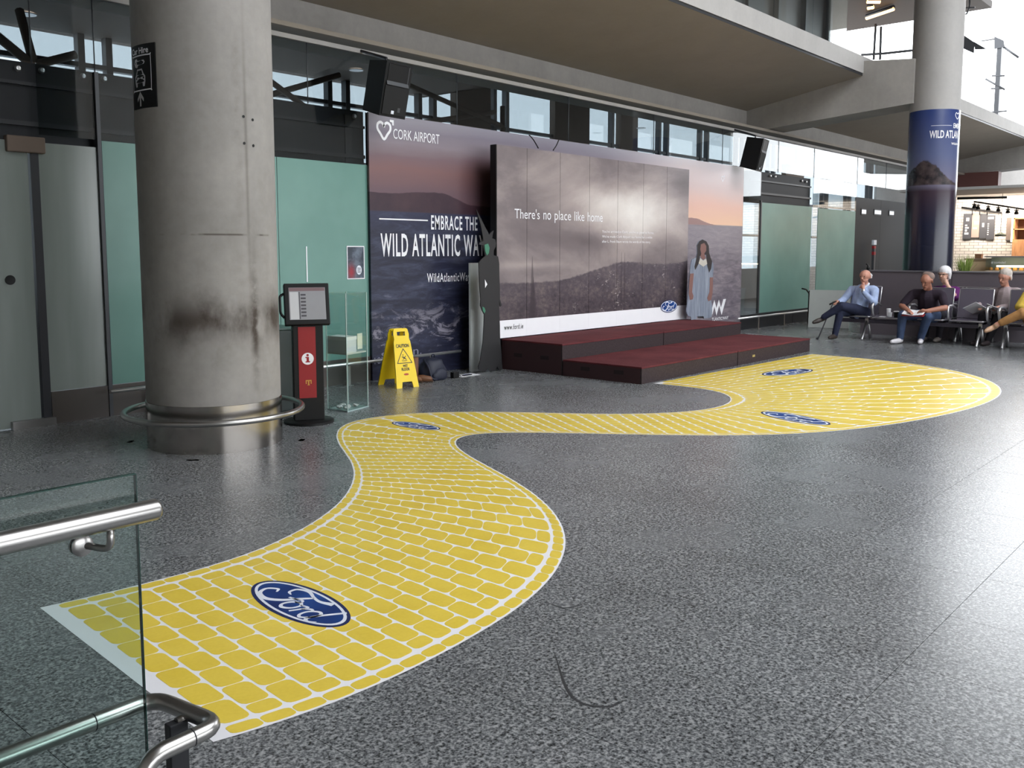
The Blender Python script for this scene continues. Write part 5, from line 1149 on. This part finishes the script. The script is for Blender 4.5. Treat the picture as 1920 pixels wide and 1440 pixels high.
# person in yellow cut by the right edge
W = frame_at(FX + .26, 3.30)
p5 = thing('person', 'person in a yellow top and tan trousers with crossed legs, cut by the right edge', 'person', W(0, 0, 0))
hl, P = head_limbs(W, (.10, .14, 1.16), turn=.2)
L = hl + [(W(.10, .10, 1.06), .055, W(.09, .06, .97), .06, sk),
    (W(-.08, .06, .88), .085, W(.26, .06, .88), .085, sh), (W(.09, .06, .85), .15, W(.06, .05, .62), .165, sh), (W(.06, .05, .62), .165, W(.04, .02, .50), .16, sh),
    (W(-.11, .06, .87), .08, W(-.20, .14, .68), .07, sh), (W(-.20, .14, .68), .065, W(-.06, .32, .64), .045, sh), (W(.29, .06, .87), .08, W(.34, .18, .68), .07, sh), (W(.34, .18, .68), .065, W(.14, .36, .64), .045, sh),
    (W(-.04, .02, .48), .13, W(.14, .02, .48), .13, tr), (W(.12, .05, .48), .11, W(.12, .46, .49), .08, tr), (W(.12, .46, .49), .078, W(.10, .44, .10), .056, tr), (W(-.02, .06, .52), .115, W(-.08, .48, .60), .085, tr), (W(-.08, .48, .60), .08, W(-.36, .52, .44), .058, tr)]
L += hand_limbs(W, (-.06, .32, .64), (-.02, .38, .68), (.04, .44, .68), (0, 0, 1), 1) + hand_limbs(W, (.14, .36, .64), (.10, .42, .67), (.04, .47, .67), (0, 0, 1), -1)
L += [(W(-.36, .52, .44), .045, W(-.43, .53, .40), .04, sk)] + shoe_limbs(W, (-.43, .53, .39), (-.47, .51, .36), (-.56, .62, .30), so) + shoe_limbs(W, (.10, .44, .09), (.10, .42, .05), (.06, .64, .04), so)
grow('body', L, [SK['ruddy'], cloth('mustard_top', S(208, 178, 80)), cloth('tan_trousers', S(168, 124, 78)), plain('tan_shoe', S(176, 140, 112), .5)], p5); eyes(P, p5)
hair(P, grey_hair, p5, [((0, -.03, .045), .102, (0, .0, .06), .092)])

# things on the bench table
tbx, tby = FX + .16, 5.36
def cup(label, x, y, h, r, mat, lid=None):
    t = thing('drink_cup', label, 'cup', (x, y, .42), 'cups on the bench table')
    lathe('cup_body', [(0, 0), (r * .78, 0), (r, h), (r * .92, h), (r * .7, .006), (0, .006)], mat, t, (x, y, .421), 20)
    if lid: lathe('cup_lid', [(r * 1.04, h - .004), (r * 1.04, h + .006), (r * .85, h + .014), (0, h + .014)], lid, t, (x, y, .421), 20)
cup('black takeaway cup with a pale lid on the bench table', FX + .08, 5.40, .10, .045, MAT['black'], MAT['white']); cup('tall white paper cup on the bench table', FX + .22, 5.58, .13, .038, MAT['white'], MAT['white']); cup('short white paper cup between the other cups on the bench table', FX + .12, 5.52, .085, .036, MAT['white'])
bo = thing('water_bottle', 'clear plastic water bottle on the bench table next to the cups', 'bottle', (FX + .2, 5.28, .42)); lathe('bottle_body', [(0, 0), (.032, 0), (.034, .02), (.034, .13), (.014, .17), (.014, .185)], glass('bottle_plastic', (.85, .9, .92, 1), .05, 1.4), bo, (FX + .2, 5.28, .421), 18); lathe('bottle_cap', [(.016, .185), (.016, .203), (0, .203)], MAT['white'], bo, (FX + .2, 5.28, .421), 14)
setp(box('paper_napkin', FX + .02, FX + .12, 5.58, 5.68, .4205, .427, MAT['white'], None, .002), 'folded white napkin on the bench table edge', 'napkin')

# white board leaning by the glass, black folded stand, black object on the parapet end
a = pz(1541, 612); b = pz(1600, 607)
lb = thing('leaning_board', 'plain white board propped on the floor behind the man in the pale blue shirt', 'board', (18.3, 7.5, 0))
Ma = frame((18.25, 7.75, 0), (.25, -1, 0), (.12, .03, 1)); box('board_sheet', -.05, .75, 0, .78, 0, .02, plain('off_white_board', S(196, 200, 196), .5), lb, .002, Ma); box('board_foot', .1, .6, .0, .02, -.12, 0, MAT['mullion'], lb, 0, Ma)
st = thing('folded_stand', 'black folded metal stand beside the white propped board', 'stand', (18.7, 8.1, 0))
q = lambda x, y: tuple(py(x, y, 8.15))
for x in (1517, 1522, 1527): tube('stand_leg', [q(x, 548), tuple(py(x, 548, 8.15)[:2]) + (.0,)], .015, MAT['black'], st, 8)
tube('stand_arm', [q(1504, 541), q(1512, 543), q(1517, 550)], .016, MAT['black'], st, 8, fil=.03); tube('stand_head', [q(1519, 547), q(1529, 549)], .035, MAT['black'], st, 8); tube('stand_spreader', [tuple(py(1517, 548, 8.15)[:2]) + (.12,), tuple(py(1527, 548, 8.15)[:2]) + (.12,)], .012, MAT['black'], st, 8)
bo2 = thing('small_device', 'small black object standing on the end of the parapet behind the bald man', 'device', (17.55, 6.36, 1.215)); blob('device_body', (17.55, 6.36, 1.215), (.03, .03, .05), MAT['black'], 1.0, bo2, sub=2); tube('device_neck', [(17.55, 6.36, 1.27), (17.55, 6.37, 1.31), (17.55, 6.40, 1.33)], .012, MAT['black'], bo2, 6)
# lit notices and a marked post on the dark panes right of the frosted glass
for k, (x0, y0, x1, y1) in enumerate(((1617, 393, 1624, 401), (1641, 394, 1652, 402), (1669, 396, 1676, 403))):
    a = py(x0, y0, WY); b = py(x1, y1, WY)
    t = thing('lit_notice', ('left', 'middle', 'right')[k] + ' of three small white lit notices above the dark panes', 'notice', (a[0], WY, b[2]), 'lit notices'); box('notice_face', a[0], b[0], WY + .0, WY + .02, b[2], a[2], emis('notice_glow', (.9, .95, 1, 1), .8), t); box('notice_frame', a[0] - .03, b[0] + .03, WY + .01, WY + .022, b[2] - .03, a[2] + .03, MAT['dark_metal'], t)
a = py(1637, 505, 8.4); mp_ = thing('marked_post', 'slim grey post with red bands and a small sign by the dark panes', 'post', (a[0], 8.4, 0))
for nm, y0, y1, w, mt in (('post_shaft', 520, 478, .05, MAT['mullion']), ('red_band', 478, 472, .06, plain('red_band', S(150, 30, 40), .5)), ('grey_band', 472, 466, .05, MAT['mullion']), ('red_band', 466, 461, .06, plain('red_band_2', S(150, 30, 40), .5)), ('small_sign', 459, 450, .09, MAT['silver_print'])):
    z0 = py(1637, y0, 8.4)[2] if nm != 'post_shaft' else 0; z1 = py(1637, y1, 8.4)[2]; box(nm, a[0] - w, a[0] + w, 8.37, 8.43, z0, z1, mt, mp_)

# ================================================================== CAFE beyond the parapet
KX = 26.0
def cz(x, y, X=KX): return px(x, y, X)
m = MB('white_tile_wall', .4); bt = m.nt.nodes.new('ShaderNodeTexBrick'); mpn = m.nt.nodes.new('ShaderNodeCombineXYZ'); X, Y, Z = m.xyz()
m.nt.links.new(Y.k, mpn.inputs[0]); m.nt.links.new(Z.k, mpn.inputs[1]); m.nt.links.new(mpn.outputs[0], bt.inputs['Vector'])
bt.inputs['Scale'].default_value = 1.0; bt.inputs['Brick Width'].default_value = .22; bt.inputs['Row Height'].default_value = .075; bt.inputs['Mortar Size'].default_value = .006
bt.inputs['Color1'].default_value = S(226, 222, 218); bt.inputs['Color2'].default_value = S(206, 202, 200); bt.inputs['Mortar'].default_value = S(130, 126, 124); m.base(E(m.nt, bt.outputs[0]))
cw = setp(box('wall_cafe', KX, KX + .15, 2.0, 7.4, 0, 2.98, m.m), 'white tiled back wall of the cafe', None, None, 'structure')
setp(box('ceiling_cafe', KX - 3.2, KX + 2.5, 2.0, 7.6, 2.98, 3.04, MAT['conc_light']), 'pale canopy over the cafe', None, None, 'structure')
box('wall_bulkhead', 31.6, 31.95, 7.55, 9.3, 3.3, 4.05, plain('red_brown_cladding', S(98, 60, 54), .6))['kind'] = 'structure'
warm = bpy.data.lights.new('cafe_lamps', 'AREA'); warm.energy = 95; warm.color = (1, .86, .70); warm.shape = 'RECTANGLE'; warm.size = .4; warm.size_y = 4; wo = bpy.data.objects.new('cafe_lamps', warm); COL.objects.link(wo); wo.location = (25.0, 5.2, 2.85); wo.rotation_euler = (0, math.radians(-40), 0)
# menu boards hung from a rail
rail = thing('menu_rail', 'dark rail carrying the cafe menu boards', 'rail', tuple(cz(1840, 394, KX - .12)))
tube('rail_bar', [cz(1803, 389, KX - .12), cz(1878, 399, KX - .12)], .025, MAT['dark_metal'], rail, 8)
for x in (1823, 1837, 1851): tube('rail_hook', [cz(x, 392, KX - .12), cz(x, 403, KX - .12)], .012, MAT['dark_metal'], rail, 6)
slate = plain('slate_board', S(74, 76, 84), .5); pinkish = plain('photo_board', S(176, 152, 146), .5)
for k, (x0, y0, x1, y1, mt, lab) in enumerate(((1807, 401, 1820, 447, slate, 'dark cafe menu board with white price blocks, leftmost on the rail'), (1823, 401, 1835, 445, pinkish, 'pale pinkish picture menu board on the cafe rail'), (1838, 401, 1848.5, 446, slate, 'dark cafe menu board with a faint drawing, beside the pinkish board'), (1851, 404, 1863, 448, slate, 'dark cafe menu board with a white list, rightmost on the rail'))):
    a = cz(x0, y0, KX - .05); b = cz(x1, y1, KX - .05); t = thing('menu_board', lab, 'menu board', (KX - .1, (a[1] + b[1]) / 2, b[2]), 'cafe menu boards')
    box('board_face', KX - .05, KX - .001, b[1], a[1], b[2], a[2], mt, t); box('board_edge', KX - .055, KX - .001, b[1], a[1], b[2] - .02, b[2], MAT['mullion'], t)
    Fm = frame((KX - .052, 0, 0), (0, -1, 0), (0, 0, 1)); L_, R_ = -a[1], -b[1]; w = R_ - L_; h = a[2] - b[2]
    rows = {0: [(.35, .70, .70, .84), (.25, .50, .5, .56), (.25, .40, .7, .46), (.25, .28, .5, .36), (.2, .16, .7, .24)], 1: [(.3, .55, .9, .68), (.2, .35, .7, .42)], 2: [(.35, .45, .65, .62)], 3: [(.15, .84, .9, .94)] + [(.12, .62 - .09 * i, .30, .66 - .09 * i) for i in range(6)]}[k]
    for (u0, v0, u1, v1) in rows: shape2d('print_block', [[(L_ + u0 * w, b[2] + v0 * h), (L_ + u1 * w, b[2] + v0 * h), (L_ + u1 * w, b[2] + v1 * h), (L_ + u0 * w, b[2] + v1 * h)]], .001, Fm, MAT['white'], t)
a = cz(1887, 408, KX - .1); b = cz(1896, 450, KX - .1); t = thing('menu_board', 'narrow grey board beside the cafe wood shelf', 'menu board', (KX - .1, a[1], b[2]), 'cafe menu boards'); box('board_face', KX - .05, KX - .001, b[1], a[1], b[2], a[2], plain('grey_board', S(120, 108, 104), .6), t); box('board_edge', KX - .055, KX - .001, b[1], a[1], b[2] - .02, b[2], MAT['mullion'], t)
# track with spot lamps
tk = thing('lamp_track', 'black ceiling track carrying the cafe spot lamps', 'lamp track', tuple(cz(1860, 380, KX - 1.2)))
tube('track_bar', [cz(1826, 378, KX - 1.2), cz(1925, 393, KX - 1.2)], .02, MAT['black'], tk, 6); tube('track_bar', [cz(1795, 372, KX - 1.2), cz(1888, 370, KX - 1.2)], .03, MAT['black'], tk, 6)
words_ = ('leftmost', 'second from the left', 'third from the left', 'fourth from the left', 'fifth from the left', 'rightmost')
for k, (x, y) in enumerate(((1827, 380), (1834, 382), (1853, 384), (1872, 386), (1890, 389), (1906, 391))):
    p = cz(x, y, KX - 1.2); t = thing('spot_lamp', 'small black spot lamp on the cafe track, ' + words_[k], 'spot lamp', tuple(p), 'spot lamps over the cafe')
    tube('lamp_neck', [p, p + (0, 0, -.07)], .012, MAT['black'], t, 6); tube('lamp_can', [p + (0, 0, -.06), p + (.02, 0, -.13), p + (.02, 0, -.135)], [.035, .055, .045], MAT['black'], t, 12); tube('lamp_yoke', [p + (0, .05, -.04), p + (0, -.05, -.04)], .012, MAT['black'], t, 6)
p = cz(1876, 440, KX - 1.0); t = thing('pendant_lamp', 'dark green pendant lamp hanging in front of the cafe wall', 'pendant lamp', tuple(p))
lathe('lamp_shade', [(.03, .06), (.05, .03), (.13, .0), (.125, -.035), (.06, -.045)], plain('dark_green_enamel', S(62, 70, 58), .4), t, tuple(p), 24); tube('lamp_cord', [p + (0, 0, .05), (p[0], p[1], 2.98)], .006, MAT['black'], t, 6); lathe('lamp_bulb', [(0, -.05), (.04, -.047), (0, -.03)], emis('warm_bulb', (1, .7, .4, 1), 3), t, tuple(p), 12)
# wooden shelf
wood = MB('light_oak', .55); wn = wood.noise(4, 5, .6, wood.vec(1, 6, .6)); wood = wood.base(wood.ramp(wn, [(.3, S(150, 104, 70)), (.7, S(190, 142, 100))])).m
a = cz(1901, 408, KX - .4); b = cz(1945, 480, KX - .4); t = thing('wood_shelf', 'light oak shelf unit at the right edge of the cafe', 'shelf', (KX - .3, (a[1] + b[1]) / 2, b[2]))
box('back_board', KX - .06, KX - .03, b[1], a[1], b[2], a[2], plain('oak_back', S(110, 76, 54), .7), t); box('side_board', KX - .4, KX - .03, a[1] - .03, a[1], b[2], a[2], wood, t)
for y in (409, 429, 449): z = cz(1901, y, KX - .4)[2]; box('shelf_board', KX - .4, KX - .03, b[1], a[1], z - .025, z, wood, t)
box('lower_panel', KX - .42, KX - .06, b[1], a[1], b[2], cz(1901, 450, KX - .4)[2], wood, t)
tube('strip_glow', [(KX - .43, a[1] + .02, b[2] + .35), (KX - .43, a[1] + .02, a[2])], .018, emis('warm_shelf_glow', (1, .75, .45, 1), 6), t, 8)
# counter, display case, plant, box
ct = thing('cafe_counter', 'light wood cafe counter behind the parapet', 'counter', (24.4, 5.6, 0)); a = cz(1800, 475, 24.4); b = cz(1940, 505, 24.4)
box('counter_body', 24.1, 24.8, b[1], 6.35, 0, 1.36, plain('pale_wood_panel', S(206, 176, 140), .5), ct); box('counter_top', 24.05, 24.85, b[1], 6.4, 1.36, 1.40, plain('counter_top', S(150, 128, 108), .4), ct)
a = cz(1852, 480, 23.6); b = cz(1935, 508, 23.6); dc = thing('display_case', 'glass food display case with a bright lamp on the cafe counter', 'display case', (23.7, (a[1] + b[1]) / 2, .9))
box('case_base', 23.45, 24.0, b[1], a[1], 0, b[2], plain('case_base', S(180, 160, 140), .5), dc); box('case_glass', 23.45, 24.0, b[1], a[1], b[2], a[2] - .03, MAT['acryl'], dc); box('case_top', 23.42, 24.03, b[1], a[1] + .02, a[2] - .03, a[2], MAT['alu'], dc)
box('case_back', 23.96, 24.0, b[1], a[1], b[2], a[2] - .03, plain('case_back', S(150, 160, 150), .5), dc); box('case_lamp', 23.6, 23.66, b[1] + .1, a[1] - .2, b[2] + .08, b[2] + .12, emis('case_glow', (1, .85, .6, 1), 5), dc)
text('lettering', '# icorkulad', -a[1] + .12, -a[1] + .42, a[2] - .18, a[2] - .12, frame((23.445, 0, 0), (0, -1, 0), (0, 0, 1)), MAT['white'], dc)
for k in range(7):
    y = b[1] + .12 + k * .13; setp(blob('pastry', (23.75, y, b[2]), (.05, .05, .05), plain('pastry_brown', S(196, 140, 70), .7), k, None, sub=2), 'small golden pastry inside the lit display case', 'pastry', 'pastries in the display case')
p = cz(1836, 470, 24.3); t = thing('cardboard_box', 'small brown box standing on the cafe counter', 'box', (24.3, p[1], 1.40)); box('box_body', 24.22, 24.38, p[1] - .07, p[1] + .07, 1.401, 1.50, plain('brown_card', S(150, 112, 84), .7), t, .004); box('box_lid', 24.215, 24.385, p[1] - .075, p[1] + .075, 1.47, 1.505, plain('brown_card_lid', S(138, 100, 74), .7), t, .003)
p = cz(1808, 508, 19.2); t = thing('potted_grass', 'tufted green grass plant just behind the parapet', 'plant', (19.2, p[1], 0))
lathe('planter', [(0, 0), (.14, 0), (.18, 1.05), (.15, 1.05), (.14, 1.0), (0, 1.0)], MAT['dark_metal'], t, (19.2, p[1], 0), 20)
bm = bmesh.new(); green = plain('grass_green', S(120, 140, 60), .7, var=.3, scale=30)
for k in range(130):
    a0 = rng.uniform(0, 2 * PI); r0 = rng.uniform(0, .08); sp = rng.uniform(.02, .18); h = rng.uniform(.3, .52); b0 = Vector((19.2 + r0 * math.cos(a0), p[1] + r0 * math.sin(a0), 1.0)); pts = [b0, b0 + Vector((math.cos(a0) * sp * .4, math.sin(a0) * sp * .4, h * .6)), b0 + Vector((math.cos(a0) * sp, math.sin(a0) * sp, h))]
    tube_bm(bm, pts, [.006, .005, .001], 4)
setp(bm_obj('grass_blades', bm, green, t), kind='stuff')
